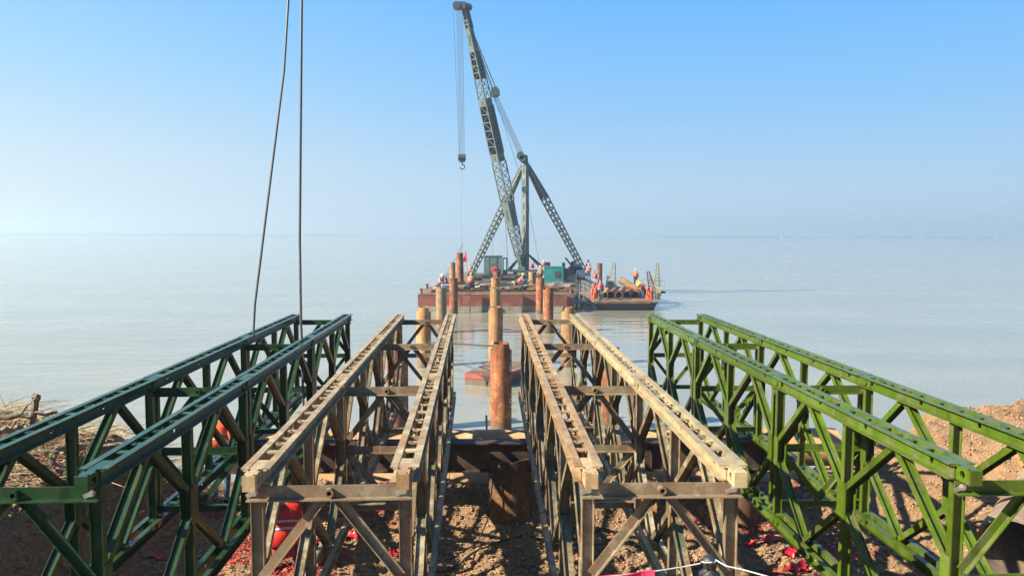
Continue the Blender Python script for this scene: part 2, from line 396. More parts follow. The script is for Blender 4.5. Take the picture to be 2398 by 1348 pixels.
# loose stones: the larger ones as single stones, the rubble as one mass
rnd = random.Random(3)
smesh = []
for k in range(8):
    mb = MB().blob((0,0,0), 1, rnd.uniform(.65,.95), rnd.uniform(.5,.75), 7, 5, .28, rnd)
    for i in range(2): smesh.append(mb.mesh('stone', M['stone'] if i == 0 else M['stone2']))
def spot(r):
    while True:
        q = r.random()
        if q < .50: x, y = r.uniform(-4.4, 5.5), r.uniform(7.5, 12.8)
        elif q < .85: x, y = r.uniform(4.5, 11.5), r.uniform(6.0, 15.5)
        else: x, y = r.uniform(-8, -4), r.uniform(7, 12)
        z = ground_h(x, y)
        if z > .05: return x, y, z
for i in range(260):
    x, y, z = spot(rnd)
    if abs(x-.3) < .45 and abs(y-10.5) < .45: continue
    s_ = rnd.choice((.03,.04,.05,.06,.08,.10)) * rnd.uniform(.8,1.25)
    o = link('stone', rnd.choice(smesh), ground, (x, y, z+s_*.1), rnd.uniform(0, 6)); o.scale = (s_, s_, s_)
mb = MB()
for i in range(60000):
    x, y, z = spot(rnd); s_ = rnd.uniform(.009, .030)*rnd.uniform(.7,1.3)
    mb.blob((x, y, z+s_*.15), s_, s_*.8, s_*.6, 5, 3, .35, rnd)
tag(link('rubble', mb.mesh('rubble', M['stone'])), kind='stuff', label='loose clay crumbs and gravel over the bank')
mb = MB()
for i in range(34000):
    q = rnd.random()
    if q < .65: x, y = rnd.gauss(-3.0, 1.0), rnd.uniform(7.0, 12.2)
    else: x, y = rnd.gauss(3.8, 1.1), rnd.uniform(7.0, 12.2)
    k = noise.noise(V((x*1.1, y*1.1, 5)))
    if k < -.05+.25*rnd.random() or abs(x-.3) < 1.2 and rnd.random() < .7: continue
    z = ground_h(x, y)+rnd.uniform(.008,.03); a = rnd.uniform(0, 6); l = rnd.uniform(.009,.022); w = l*rnd.uniform(.4,.9)
    ux = V((cos(a), sin(a), rnd.uniform(-.5,.5)))*l; uy = V((-sin(a), cos(a), rnd.uniform(-.5,.5)))*w; c0 = V((x, y, z))
    mb.add([c0-ux-uy, c0+ux-uy, c0+ux+uy, c0-ux+uy], [(0,1,2,3)])
tag(link('paper_scraps', mb.mesh('paper_scraps', plain('red_paper', (.34,.012,.02), .85, .3, 4))), kind='stuff', label='scattered red firecracker paper on the ground')

# ---------------------------------------------------------------- truss spans
L = 2.95
def channel_half(mb, sx, y0, y1, holes=()):
    t = .007
    for z0, z1 in ((-.008, 0.0), (-.100, -.092)):
        x0, x1 = sorted((sx*.040, sx*.088)); mb.box(x0, x1, y0, y1, z0, z1)
        # sloping lip of the flange
    ys = [y0]
    x0, x1 = sorted((sx*.040, sx*(.040+t)))
    for hy in sorted(holes):
        mb.box(x0, x1, ys[-1], hy-.05, -.092, -.008)
        mb.holeplate((sx*(.040+t/2), hy, -.05), (0,1,0), (0,0,1), .10, .084, t, .024); ys.append(hy+.05)
    mb.box(x0, x1, ys[-1], y1, -.092, -.008)
def chord_mb(top=True):
    mb = MB()
    for sx in (-1, 1):
        channel_half(mb, sx, .02, L-.012, (.26, 1.12, 1.90, 2.74))
        x0, x1 = sorted((sx*.0475, sx*.062)); mb.box(x0, x1, L-.20, L-.012, -.088, -.012)
        mb.tube((sx*.047, L-.115, -.05), (sx*.074, L-.115, -.05), .030, 12)
    # cross plates inside the gap
    for y in (.40, 1.475, 2.32):
        mb.box(-.0395, .0395, y-.03, y+.03, -.016, -.006)
    mb.box(-.0395, .0395, .75, .757, -.09, -.01); mb.box(-.0395, .0395, 2.20, 2.207, -.09, -.01)
    mb.box(-.0395, .0395, L-.075, L-.014, -.09, -.0045)
    return mb
def block_mb():
    mb = MB(); w = .0385
    mb.box(-w, w, .02, .20, -.094, -.003)
    # nose with pin hole through the side
    mb.holeplate((-w+.008, -.045, -.05), (0,1,0), (0,0,1), .13, .094, .016, .026)
    mb.holeplate((w-.008, -.045, -.05), (0,1,0), (0,0,1), .13, .094, .016, .026)
    mb.box(-w, w, -.122, -.1105, -.097, -.003); mb.box(-w+.016, w-.016, -.11, -.078, -.097, -.003); mb.box(-w+.016, w-.016, -.012, .02, -.097, -.003)
    mb.box(-w+.016, w-.016, -.078, -.012, -.097, -.085); mb.box(-w+.016, w-.016, -.078, -.012, -.015, -.003)
    # shoulders flush with the chord's flanges
    mb.box(-.07, -w-.001, .004, .06, -.014, -.009); mb.box(w+.001, .07, .004, .06, -.014, -.009)
    return mb
def lug_mb():
    return MB().holeplate((0, 0, -.014), (1,0,0), (0,1,0), .079, .055, .010, .017).box(-.0395,-.031,-.027,.027,-.06,-.0195).box(.031,.0395,-.027,.027,-.06,-.0195)
ZB = -1.50
def post_mb():
    return MB().ibar((0,0,-.1005), (0,0,ZB+.1005), .078, .052, .006)
def diag_mb(y0, z0, y1, z1):
    return MB().ibar((0,y0,z0), (0,y1,z1), .074, .050, .006)
def gusset_mb(w=.17, h=.30):
    mb = MB()
    for sx in (-1, 1):
        x0, x1 = sorted((sx*.0395, sx*.0445))
        mb.box(x0, x1, -w/2, w/2, -h/2, h/2)
    return mb
def angle(mb, p0, p1, leg, t, flat, out):
    """steel angle: one leg along 'flat', the other along 'out' """
    p0 = V(p0); p1 = V(p1); d = (p1-p0).normalized(); f = V(flat); f = (f-d*f.dot(d)).normalized(); q = V(out)
    mb.bar(p0+f*leg/2, p1+f*leg/2, leg, t, f); mb.bar(p0+q*(leg*.32+t/2), p1+q*(leg*.32+t/2), leg*.64, t, q)
def make_meshes(mats):
    top, web, frm = mats; D = {}
    D['chord'] = chord_mb().mesh('chord', top); D['block'] = block_mb().mesh('end_block', top)
    D['lug'] = lug_mb().mesh('lug', top); D['post'] = post_mb().mesh('post', frm)
    mid = (-.1+ZB+.1)/2; e = .055
    D['diag'] = [diag_mb(*a).mesh('diagonal', web) for a in (
        (L*.25-.02, -.104, e+.03, mid+.10), (L*.25+.02, -.104, L/2-.03, mid+.10),
        (L*.75-.02, -.104, L/2+.03, mid+.10), (L*.75+.02, -.104, L-e-.03, mid+.10),
        (e+.03, mid-.10, L*.25-.02, ZB+.104), (L/2-.03, mid-.10, L*.25+.02, ZB+.104),
        (L/2+.03, mid-.10, L*.75-.02, ZB+.104), (L-e-.03, mid-.10, L*.75+.02, ZB+.104))]
    D['gusset'] = gusset_mb(.15, .30).mesh('gusset', web); D['egus'] = gusset_mb(.10, .28).mesh('gusset', web)
    g = .45
    # bracing frame
    mb = MB(); o_ = (0,-1,0)
    angle(mb, (-g-.045,0,-.185), (g+.045,0,-.185), .078, .008, (0,0,1), o_)
    D['bar_top'] = mb.mesh('top_rail', frm)
    mb = MB(); angle(mb, (-g+.03,0,-.775), (g-.03,0,-.775), .065, .008, (0,0,1), o_); D['bar_mid'] = mb.mesh('middle_rail', frm)
    mb = MB(); angle(mb, (-g-.03,0,-1.29), (g+.03,0,-1.29), .078, .008, (0,0,-1), o_); D['bar_low'] = mb.mesh('bottom_rail', frm)
    D['brace'] = []
    for sx in (-1, 1):
        mb = MB(); angle(mb, (sx*.02,.010,-.195), (sx*(g-.045),.010,-.70), .055, .007, (sx,0,.0), (0,-1,0)); D['brace'].append(mb.mesh('brace', frm))
        mb = MB(); angle(mb, (sx*(g-.045),.010,-.80), (sx*.02,.010,-1.29), .055, .007, (-sx,0,.0), (0,-1,0)); D['brace'].append(mb.mesh('brace', frm))
    D['boss'] = MB().shell((0,.0,-.145), (0,-.045,-.145), .026, .011, 16).mesh('boss', frm)
    mb = MB().tube((0,0,0), (0,-.012,0), .021, 14).tube((0,-.012,0), (0,-.022,0), .014, 6)
    c = V((-.034,-.010,-.022)); mb.bar(V((.0,-.006,0)), V((-.052,-.006,-.022)), .026, .006, (0,0,1))
    D['bolt'] = mb.mesh('bolt', M['bolt']); return D

def truss_span(name, label, x0, slope, mats, y0=4.5):
    root = thing(name, (x0, y0, 2.93), label, 'bridge truss', 'steel panel truss spans laid over the bank', rz=atan2(-slope, 1))
    D = make_meshes(mats); up_ = 1.50; cnt = 3
    D2 = make_meshes((M['worn_cream'],)+mats[1:]) if mats[0] is M['worn_right'] else D
    for gx in (-.45, .45):
        for k in range(cnt):
            yy = k*L
            DD = D if gx < 0 else D2; tch = link('top_chord', DD['chord'], root, (gx, yy, up_)); bch = link('bottom_chord', DD['chord'], root, (gx, yy, up_+ZB+.1))
            link('end_block', DD['block'], tch); link('end_block', D['block'], bch)
            for ly in (.60, .93, 1.22, 1.74, 2.04, 2.52, 2.66):
                link('lug', DD['lug'], tch, (0, ly, 0))
                if k > 0: link('lug', D['lug'], bch, (0, ly, 0))
            for j, py in enumerate((.055, L/2, L-.055)):
                p = link('post', D['post'], root, (gx, yy+py, up_))
                link('gusset', D['gusset'] if j == 1 else D['egus'], p, (0, 0 if j == 1 else (.024 if j == 0 else -.024), ZB/2))
            for d in D['diag']: link('diagonal', d, root, (gx, yy, up_))
    for k in range(cnt+1):
        yy = k*L - .004 if k < cnt else cnt*L+.004
        fr = link('bracing_frame', D['bar_top'], root, (0, yy+.018 if k < cnt else yy, up_))
        link('middle_rail', D['bar_mid'], fr); link('bottom_rail', D['bar_low'], fr)
        for b_ in D['brace']: link('brace', b_, fr)
        link('boss', D['boss'], fr)
        for sx in (-1, 1):
            link('bolt', D['bolt'], fr, (sx*.45, -.006, -.145)); link('bolt', D['bolt'], fr, (sx*.45, -.006, -1.33))
    return root
GL = (M['green_shaded'], M['green_shaded'], M['green_shaded']); GR = (M['green'], M['green'], M['green'])
truss_span('truss_span', 'green truss pair at far left, coloured as if in shade, with two wire ropes dropping onto it', -2.84, -.0125, GL)
truss_span('truss_span', 'weathered tan truss pair left of the open gap, red crouching worker behind it', -.965, -.018, (M['worn_left'], M['worn_green'], M['frame_worn']))
truss_span('truss_span', 'orange rusty truss pair right of the open gap beside the black rope post', 1.065, 0.0, (M['worn_right'], M['worn_green'], M['frame_worn']))
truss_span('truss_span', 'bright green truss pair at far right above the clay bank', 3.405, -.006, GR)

# timber sleepers that carry the near ends
for i, (xa, xb, w) in enumerate(((-3.6,-2.1,'under the shaded green pair'), (-1.7,-.2,'under the tan pair'), (.4,1.8,'under the orange rusty pair'), (2.7,4.2,'under the bright green pair'))):
    root = thing('timber_support', ((xa+xb)/2, 4.75, 1.7), 'stacked timber sleepers carrying the near truss ends '+w, 'timber support', 'timber supports below the near truss ends')
    for k in range(6):
        z = 1.73+k*.20; mb = MB()
        if k % 2: mb.box(xa, xb, 4.6, 4.9, z, z+.199)
        else: mb.box(xa+.05, xa+.4, 4.4, 5.1, z, z+.199).box(xb-.4, xb-.05, 4.4, 5.1, z, z+.199)
        part(root, 'sleeper', mb, M['timber'])

# ---------------------------------------------------------------- cross beam, pipes behind it
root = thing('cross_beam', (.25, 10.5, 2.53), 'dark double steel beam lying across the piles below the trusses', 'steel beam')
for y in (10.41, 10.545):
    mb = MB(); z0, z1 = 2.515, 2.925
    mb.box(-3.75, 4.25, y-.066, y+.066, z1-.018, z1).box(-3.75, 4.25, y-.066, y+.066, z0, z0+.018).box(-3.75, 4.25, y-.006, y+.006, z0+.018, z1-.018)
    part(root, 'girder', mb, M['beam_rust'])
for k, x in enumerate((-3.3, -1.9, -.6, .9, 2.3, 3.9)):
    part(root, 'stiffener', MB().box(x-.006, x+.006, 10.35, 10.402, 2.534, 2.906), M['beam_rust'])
def long_pipe(p0, p1, r, mat, label, seams, t=.012, n=36):
    p0 = V(p0); p1 = V(p1); root = thing('steel_pipe', (p0+p1)/2-V((0,0,r)), label, 'pipe', None)
    part(root, 'pipe_wall', MB().shell(p0, p1, r, t, n), mat, smooth=True)
    for s_ in seams:
        q = p0.lerp(p1, s_); d = (p1-p0).normalized(); part(root, 'weld_seam', MB().shell(q-d*.008, q+d*.008, r+.006, .008, n), mat, smooth=True)
    return root
long_pipe((-3.95, 12.35, 2.275), (5.85, 12.35, 2.275), .315, M['pipe_tan'], 'long tan pipe lying upper and behind the cross beam', (.18, .42, .63, .80))
long_pipe((-3.4, 11.72, 1.80), (5.85, 11.60, 1.80), .300, M['pipe_tan'], 'long tan pipe lying lower on the ground below the cross beam', (.3, .55, .75))
q = at(2378, 1300, 7.0)
rp = long_pipe(q, q+V((2.0, 1.7, .45)), .38, M['soil_pipe'], 'mud stained dark pipe lying on the clay in the right corner', (.25,), .02)
#part(rp, 'bracket', MB().box(q.x-.36, q.x-.12, q.y-.36, q.y-.30, q.z+.18, q.z+.36), M['steel_dk'])
# thin rod
single('steel_rod', MB().tube(at(1143,1050,12.85)-V((0,0,.9)), at(1139,972,12.85), .018, 8), M['steel_lt'], 'thin pale steel rod standing beside the orange pile behind the tan pipe', 'rod', at(1143,1050,12.85)-V((0,0,.9)))

# ---------------------------------------------------------------- piles
def pile(x, y, z0, z1, mat, label, notch=None, r=.315, lean=(0,0), group='steel pipe piles in rows out to the barge', digits=None, collar=False):
    root = thing('pipe_pile', (x, y, z0), label, 'pile', group)
    nn = 32
    jr = [rnd.uniform(0,.022) for _ in range(nn+1)]
    def cut(u): return jr[int(round(u*nn))]
    if notch:
        a0, w, dpt = notch
        def cut(u, a0=a0, w=w, dpt=dpt):
            for c0 in (a0, a0+.5):
                if abs((u-c0+.5) % 1-.5) < w: return dpt+jr[int(round(u*nn))]
            return jr[int(round(u*nn))]
    part(root, 'pile_wall', MB().shell((x, y, z0), (x+lean[0], y+lean[1], z1), r, .018, nn, cut), mat, smooth=True)
    for k in range(int((z1-z0)/2.2)):
        zz = z1-1.1-k*2.1
        if zz > z0+.2: part(root, 'weld_seam', MB().shell((x+lean[0]*(zz-z0)/(z1-z0), y, zz), (x+lean[0]*(zz-z0)/(z1-z0), y, zz+.02), r+.006, .010, nn), mat, smooth=True)
    return root
M['shade_black'] = weathered('shade_black_rust', (.04,.024,.016), (.24,.115,.04), (.08,.05,.03), .48, 2.2, .7, 20, .5)  # the beam's shade put into the colour: near black with rust patches
pile(.30, 10.55, 1.2, 2.70, M['shade_black'], 'short shaded pile under the middle of the cross beam', None)
pile(3.60, 10.55, 1.0, 2.51, M['rust_dark'], 'short pile under the right part of the cross beam', None)
pile(-2.95, 10.55, 1.0, 2.51, M['rust_dark'], 'short pile under the left part of the cross beam', None)
c = V((.345, 22.0, 0))
p5 = pile(.36, 22.0, -2, 2.66, M['rust'], 'nearest orange rusty pile in the gap with white digits 6 and 5', (.0, .10, .18))
# painted digits on its right flank
def digit(pts, cx, zc, s_, r, yc, xc):
    mb = MB()
    for stroke in pts:
        q = []
        for (u, w) in stroke:
            a = radians(-26) + (u*s_)/r          # angle round the pile from the right flank
            q.append(V((xc+cos(a)*(r+.004), yc+sin(a)*(r+.004), zc+w*s_)))
        for a_, b_ in zip(q, q[1:]): mb.bar(a_, b_, .006, .035, (a_+b_)/2-V((xc, yc, (a_.z+b_.z)/2)))
    return mb
six = [[(.35,1.0),(-.05,.85),(-.35,.45),(-.4,0),(-.3,-.4),(0,-.55),(.3,-.4),(.35,-.1),(.1,.12),(-.3,0)]]
five = [[(.4,.9),(-.3,.9),(-.35,.25),(.1,.35),(.4,.05),(.3,-.35),(0,-.55),(-.4,-.4)]]
part(p5, 'painted_digit', digit(six, 0, 1.93, .17, .315, 22.0, .36), M['white'])
part(p5, 'painted_digit', digit(five, 0, .85, .17, .315, 22.0, .36), M['white'])
rows = [
 (at(930,800,22).x, 22.0, 2.45, 'rust', 'orange pile seen through the tan truss pair, second row, left', (.1,.09,.12)),
 (at(1425,803,22).x, 22.0, 2.55, 'rust', 'orange pile seen through the rusty truss pair, second row, right', (.1,.09,.12)),
 (at(992,720,33).x, 33.0, 2.65, 'rust_tan', 'ochre pile with notched top left of the gap behind the tan trusses', (.02,.12,.16)),
 (at(1161,720,33).x, 33.0, 2.66, 'rust_tan', 'tan stained pile directly behind the numbered orange pile', (.02,.10,.12)),
 (at(1331,720,33).x, 33.0, 2.65, 'rust_tan', 'ochre notched pile at the far end of the rusty truss pair', (.02,.12,.16)),
 (at(1033,672,44.5).x, 44.5, 2.72, 'rust_pale', 'tall pale yellowish pile before the left part of the barge', None),
 (at(1160,672,44.5).x, 44.5, 2.68, 'rust_tan', 'middle pile with a brown collar before the barge', (.0,.1,.12)),
 (at(1284,672,44.5).x, 44.5, 2.70, 'rust', 'orange pile with conical foot ring right of the gap', (.05,.1,.12)),
 (at(1062,652,55.3).x, 55.3, 2.62, 'rust', 'brown pile touching the barge side near its left end', None),
 (at(1160,652,55.3).x, 55.3, 2.66, 'rust_tan', 'middle pile touching the barge side', None),
 (at(1265,652,55.3).x, 55.3, 2.66, 'rust', 'orange pile touching the barge side in front of a standing worker', None),
]
for (x, y, zt, mk, lb, nt_) in rows: 
    pr = pile(x, y, -2, zt, M[mk], lb, nt_, r=.315)
    if 'conical' in lb: part(pr, 'foot_ring', MB().tube((x,y,-.1), (x,y,.55), .44, 24, .32), M['rust'], smooth=True)
pile(at(1080,592,66).x, 66, -2, 4.2, M['rust'], 'tall leaning brown pile under the crane hook', None, lean=(-.15,0))
pile(at(1067,614,70.5).x-.1, 66.2, -2, 3.35, M['rust_pale'], 'pale pile just left of the tallest pile on the barge', None, r=.26)
pile(at(1163,636,66).x, 66, -2, 2.60, M['rust'], 'middle pile standing in the barge well', None)
pile(at(1246,638,66).x, 66, -2, 2.55, M['rust_pale'], 'cream lit pile in the barge well right of the mast', None)
pile(at(1282,614,78).x, 78.0, 1.3, 2.95, M['rust'], 'red brown pipe stub with slanting top behind the barge deck', None, r=.30)
pile(at(1404,616,86).x, 86, -2, 2.55, M['rust_dark'], 'dark upright pile behind the work boat', None, r=.33)
# waling bar between two piles
a_ = V((at(992,800,33).x+.2, 32.75, 1.12)); b_ = V((.12, 21.85, 2.58))
single('guide_bar', MB().tube(a_, b_, .028, 10), M['beam_rust'], 'thin rusty bar running from the ochre pile to the numbered pile', 'bar', a_)

# ---------------------------------------------------------------- sunken pontoon corner by the pile
root = thing('small_pontoon', (.3, 29.6, 0), 'low red and yellow steel pontoon afloat behind the numbered pile', 'pontoon')
A = V((-.93, 29.0, 0)); B = V((.45, 28.3, 0)); Cc = V((2.1, 31.0, 0)); Dd = V((.2, 32.2, 0))
mb = MB(); zz = ((-.4, .18),)
mb.add([A+V((0,0,-.4)), B+V((0,0,-.4)), Cc+V((0,0,-.4)), Dd+V((0,0,-.4)), A+V((0,0,.26)), B+V((0,0,.26)), Cc+V((0,0,.26)), Dd+V((0,0,.26))],
       [(3,2,1,0),(0,1,5,4),(1,2,6,5),(2,3,7,6),(3,0,4,7),(4,5,6,7)])
part(root, 'hull', mb, M['rust_pale'])
mb = MB(); k = .02
cen = (A+B+Cc+Dd)/4
Q = [p+(p-cen).normalized()*.03 for p in (A,B,Cc,Dd)]
mb.add([q+V((0,0,.262)) for q in Q]+[q+V((0,0,.44)) for q in Q], [(3,2,1,0),(0,1,5,4),(1,2,6,5),(2,3,7,6),(3,0,4,7),(4,5,6,7)])
part(root, 'red_rubbing_band', mb, plain('pontoon_red', (.27,.055,.045), .6, .25, 2))
tq = [cen.lerp(q, .93) for q in Q]; part(root, 'deck', MB().add([V((q.x,q.y,.443)) for q in tq]+[V((q.x,q.y,.475)) for q in tq], [(3,2,1,0),(0,1,5,4),(1,2,6,5),(2,3,7,6),(3,0,4,7),(4,5,6,7)]), M['barge_deck'])
d_ = (Q[1]-Q[0]).normalized(); nrm = V((d_.y, -d_.x, 0)); t0 = Q[0]+d_*.55
mb = MB(); pts = [(0,.43),(.22,.40),(.33,.28),(.40,.02),(.47,.28),(.58,.40),(.80,.43)]
mb.add([t0+d_*u+V((0,0,w))+nrm*.012 for u, w in pts]+[t0+d_*u+V((0,0,w))+nrm*.002 for u, w in pts], [tuple(range(7))]+[(i,i+7,(i+1)%7+7,(i+1)%7) for i in range(7)])
part(root, 'black_triangle', mb, M['black'])  # plain black triangular patch on the front face

# ---------------------------------------------------------------- barge
bz = 1.28
root = thing('pontoon_barge', (.5, 56.4, 0), 'long red steel pontoon barge carrying the derrick crane', 'barge')
XL, XR = -5.35, 6.45
w_ = (XR-XL)/3
for k in range(3):
    x0, x1 = XL+k*w_+.015, XL+(k+1)*w_-.015
    h_ = part(root, 'pontoon', MB().box(x0, x1, 56.4, 64.7, -.6, bz), M['barge_red'])
    part(root, 'waterline_band', MB().box(x0+.02, x1-.02, 56.385, 56.4, -.2, .42), M['barge_low'], h_)
    part(root, 'deck_plate', MB().box(x0, x1, 56.37, 64.7, bz+.002, bz+.05), M['barge_deck'], h_)
part(root, 'pontoon', MB().box(XL+.8, XR+.4, 67.3, 86, -.6, 1.42), M['barge_red'])
part(root, 'deck_plate', MB().box(XL+.8, XR+.4, 67.25, 86, 1.422, 1.47), M['barge_deck'])
sp_ = part(root, 'side_pontoon', MB().box(XR+.45, 9.7, 67.3, 84, -.6, 1.40), M['crane'])
for k in range(9): part(root, 'rib', MB().box(XR+.5+k*.38, XR+.58+k*.38, 67.18, 67.3, .0, 1.38), M['steel_lt'], sp_)
part(root, 'deck_plate', MB().box(XR+.45, 9.75, 67.2, 84, 1.402, 1.46), M['steel_dk'])
part(root, 'pontoon', MB().box(XL+.5, XL+2.0, 64.72, 67.2, -.6, 1.26), M['barge_red'])
part(root, 'pontoon', MB().box(XR-1.6, XR-.1, 64.72, 67.2, -.6, 1.26), M['barge_red'])
for y, z in ((57.5, bz+.05), (60.2, bz+.05), (62.8, bz+.05), (64.2, bz+.05)):
    part(root, 'deck_girder', MB().ibar((XL+.9, y, z+.12), (XR-.3, y, z+.12), .24, .16, .02, (0,0,1)), M['rust_dark'])
for (x, y) in ((XL+.25,56.6),(XL+.25,62),(XR-.25,56.6)):
    part(root, 'bollard', MB().tube((x,y,bz+.05),(x,y,bz+.40),.10,10).tube((x,y,bz+.40),(x,y,bz+.46),.15,10), M['rust_dark'])
part(root, 'edge_pipe', MB().tube((XL+2,56.6,bz+.17), (XR-.2,56.62,bz+.17), .05, 8), M['rust_tan'])
# tool clutter on the barge deck
rr = random.Random(11)
names_ = ('rust_dark','rust_tan','steel_dk','timber','steel_dk','steel_lt'); mb = MB(); mi = []
for k in range(95):
    x = rr.uniform(XL+.8, XR-.8); y = rr.uniform(58, 64); l = rr.uniform(.4, 2.2); a = rr.uniform(-.6,.6); j = rr.randrange(6)
    p0 = V((x, y, bz+.30)); p1 = p0+V((cos(a)*l, sin(a)*l, rr.uniform(-.02,.22))); mb.bar(p0, p1, rr.uniform(.06,.2), rr.uniform(.05,.22)); mi += [j]*6
me = mb.mesh('deck_clutter', None)
for k in names_: me.materials.append(M[k])
for pl, j in zip(me.polygons, mi): pl.material_index = j
tag(link('deck_clutter', me), 'tangle of loose bars and planks on the barge deck', kind='stuff')
def crate_box(name, c0, sx, sy, sz, mat, label, cat, lid=None, rz=0):
    root = thing(name, c0, label, cat, rz=rz)
    lpart('body', MB().box(-sx/2, sx/2, -sy/2, sy/2, 0, sz), mat, root)
    lpart('lid', MB().box(-sx/2-.03, sx/2+.03, -sy/2-.03, sy/2+.03, sz+.002, sz+.06), lid or mat, root)
    for s_ in (-1, 1): lpart('handle', MB().box(s_*sx*.25-.06, s_*sx*.25+.06, -sy/2-.03, -sy/2, sz*.55, sz*.62), M['steel_lt'], root)
    return root
p = at(1048, 672, 58.2); crate_box('tool_chest', (p.x, 58.2, bz+.05), .9, .6, .55, M['blue'], 'blue chest with white lid at the left barge corner', 'chest', M['white'], .2)
p = at(1303, 668, 66); 
root = crate_box('generator', (p.x, 69.4, 1.47), 1.75, 1.3, 1.35, M['teal'], 'teal generator housing right of the crane mast', 'generator')
lpart('side_panel', MB().box(-.96,-.885,-.62,.62,.05,1.30), plain('generator_light', (.14,.42,.36), .5, .1, 2), root)
lpart('vent', MB().box(.1,.7,-.67,-.655,.35,.95), M['steel_dk'], root)
p = at(1240, 652, 60.5)
crate_box('wooden_crate', (p.x-.9, 61.5, bz+.05), .8, .6, .62, M['yellow'], 'dull yellow crate behind the bending worker', 'crate', None, .4)
# bent sheets on the right end
p = at(1305, 676, 57.5)
single('bent_sheet', MB().bar(at(1290,667,57.6), at(1310,679,57.6), .5, .04, (0,1,0)).bar(at(1310,679,57.6), at(1325,679,57.6), .5, .04, (0,1,0)), M['rust_tan'], 'bent tan steel sheet at the right end of the front barge', 'steel sheet', at(1290,680,57.6))
single('welding_rack', MB().bar((at(1212,668,60).x,60,bz+.3),(at(1245,655,60).x,60.2,2.1),.12,.05).bar((at(1206,680,60).x,60,bz+.05),(at(1206,655,60).x,60,2.0),.06,.06).bar((at(1236,680,60).x,60,bz+.05),(at(1236,655,60).x,60,2.0),.06,.06).box(at(1206,680,60).x,at(1236,680,60).x,60.05,60.6,bz+.06,bz+.75), M['steel_dk'], 'dark welding rack standing mid deck behind the middle piles', 'rack', (at(1220,670,60).x,60,bz+.05))

# ---------------------------------------------------------------- crane
BY = 71.5
base = at(1228, 628, BY); DZ = 1.47
crane = thing('derrick_crane', (base.x, BY, DZ), 'grey green floating derrick crane with a tall lattice boom and two back legs', 'crane')
def lattice(mb_ch, mb_br, p0, p1, w0, w1, side, n, style='X', cr=.05, br=.028):
    p0 = V(p0); p1 = V(p1); d = (p1-p0).normalized(); a = V(side); a = (a-d*a.dot(d)).normalized(); b = d.cross(a)
    def P(t, i, j): w = w0+(w1-w0)*t; return p0.lerp(p1, t)+a*i*w/2+b*j*w/2
    cs = [(-1,-1),(1,-1),(1,1),(-1,1)]
    for i, j in cs: mb_ch.bar(P(0,i,j), P(1,i,j), cr*2, cr*2, a)
    for k in range(n):
        t0, t1 = k/n, (k+1)/n
        for q in range(4):
            c0, c1 = cs[q], cs[(q+1) % 4]
            mb_br.bar(P(t0,*c0), P(t0,*c1), br*2, br*2)
            if style == 'X': mb_br.bar(P(t0,*c0), P(t1,*c1), br*1.6, br*1.6); mb_br.bar(P(t0,*c1), P(t1,*c0), br*1.6, br*1.6)
            else:
                if k % 2: c0, c1 = c1, c0
                mb_br.bar(P(t0,*c0), P(t1,*c1), br*1.8, br*1.8)
    return P
F0 = at(1222, 624, BY-.3); T0 = at(1086, 8, BY-6.0)
bd = (T0-F0)
baz = V((bd.x, bd.y, 0)).normalized(); bside = V((-baz.y, baz.x, 0))
def on(t): return F0.lerp(T0, t)
def tpx(py):                                     # fraction of the boom at a height of the picture
    return (624-py)/(624-8)
def wb(t):
    pts = [(0,.42),(.08,.72),(.25,.98),(.46,.98),(.66,.92),(.80,.72),(.92,.50),(1.0,.40)]
    for (a0,w0),(a1,w1) in zip(pts, pts[1:]):
        if t <= a1: return w0+(w1-w0)*(t-a0)/(a1-a0)
    return .4
_wb = wb
def wb(t): return _wb(t)*.90
boom_secs = [(624,596,'solid'),(596,520,'X'),(520,458,'solid'),(458,362,'X'),(362,343,'solid'),(343,232,'Z'),(232,216,'solid'),(216,172,'X'),(172,112,'Z'),(112,62,'solid'),(62,8,'Z')]
for y0_, y1_, st in boom_secs:
    t0, t1 = tpx(y0_), tpx(y1_); a_, b_ = on(t0), on(t1); w0, w1 = wb(t0), wb(t1)
    ch, br_ = MB(), MB()
    if st == 'solid':
        d = (b_-a_).normalized(); A_ = (bside-d*bside.dot(d)).normalized(); B_ = d.cross(A_)
        # four plates; dark plates on them stand for shaded slot openings
        for (n1, n2) in ((A_, B_), (B_, A_)):
            for s_ in (-1, 1):
                c0 = [a_+n1*s_*w0/2+n2*u*w0/2 for u in (-1, 1)]; c1 = [b_+n1*s_*w1/2+n2*u*w1/2 for u in (-1, 1)]
                e0 = [p_-n1*s_*.03 for p_ in c0]; e1 = [p_-n1*s_*.03 for p_ in c1]
                ch.add(c0+[c1[1], c1[0]]+e0+[e1[1], e1[0]], [(0,1,2,3),(7,6,5,4),(0,4,5,1),(1,5,6,2),(2,6,7,3),(3,7,4,0)])
        sec = part(crane, 'boom_section', ch, M['crane'])
        mid_ = (a_+b_)/2; w_m = (w0+w1)/2; hl = (b_-a_).length*.22
        for (n1, s_) in ((A_, 1), (A_, -1), (B_, 1), (B_, -1)):
            q_ = mid_+n1*s_*(w_m/2+.012)
            n2 = B_ if n1 is A_ else A_
            part(crane, 'slot_shade', MB().bar(q_-d*hl, q_+d*hl, .18, .02, n2), M['crane_dk'], sec)
    else:
        nn = max(2, int((b_-a_).length/ (wb((t0+t1)/2)*(.95 if st == 'X' else .8))))
        lattice(ch, br_, a_, b_, w0, w1, bside, nn, st, .048, .026)
        sec = part(crane, 'boom_section', ch, M['crane']); part(crane, 'lacing', br_, M['crane'], sec)
        if st == 'Z':
            d = (b_-a_).normalized(); A_ = (bside-d*bside.dot(d)).normalized(); B_ = d.cross(A_)
            pl = MB()
            for s_ in (-1, 1): pl.bar(a_+A_*s_*w0*.42, b_+A_*s_*w1*.42, .015, (w0+w1)/2*.93, A_)
            part(crane, 'web_plate', pl, M['crane_dk'], sec)
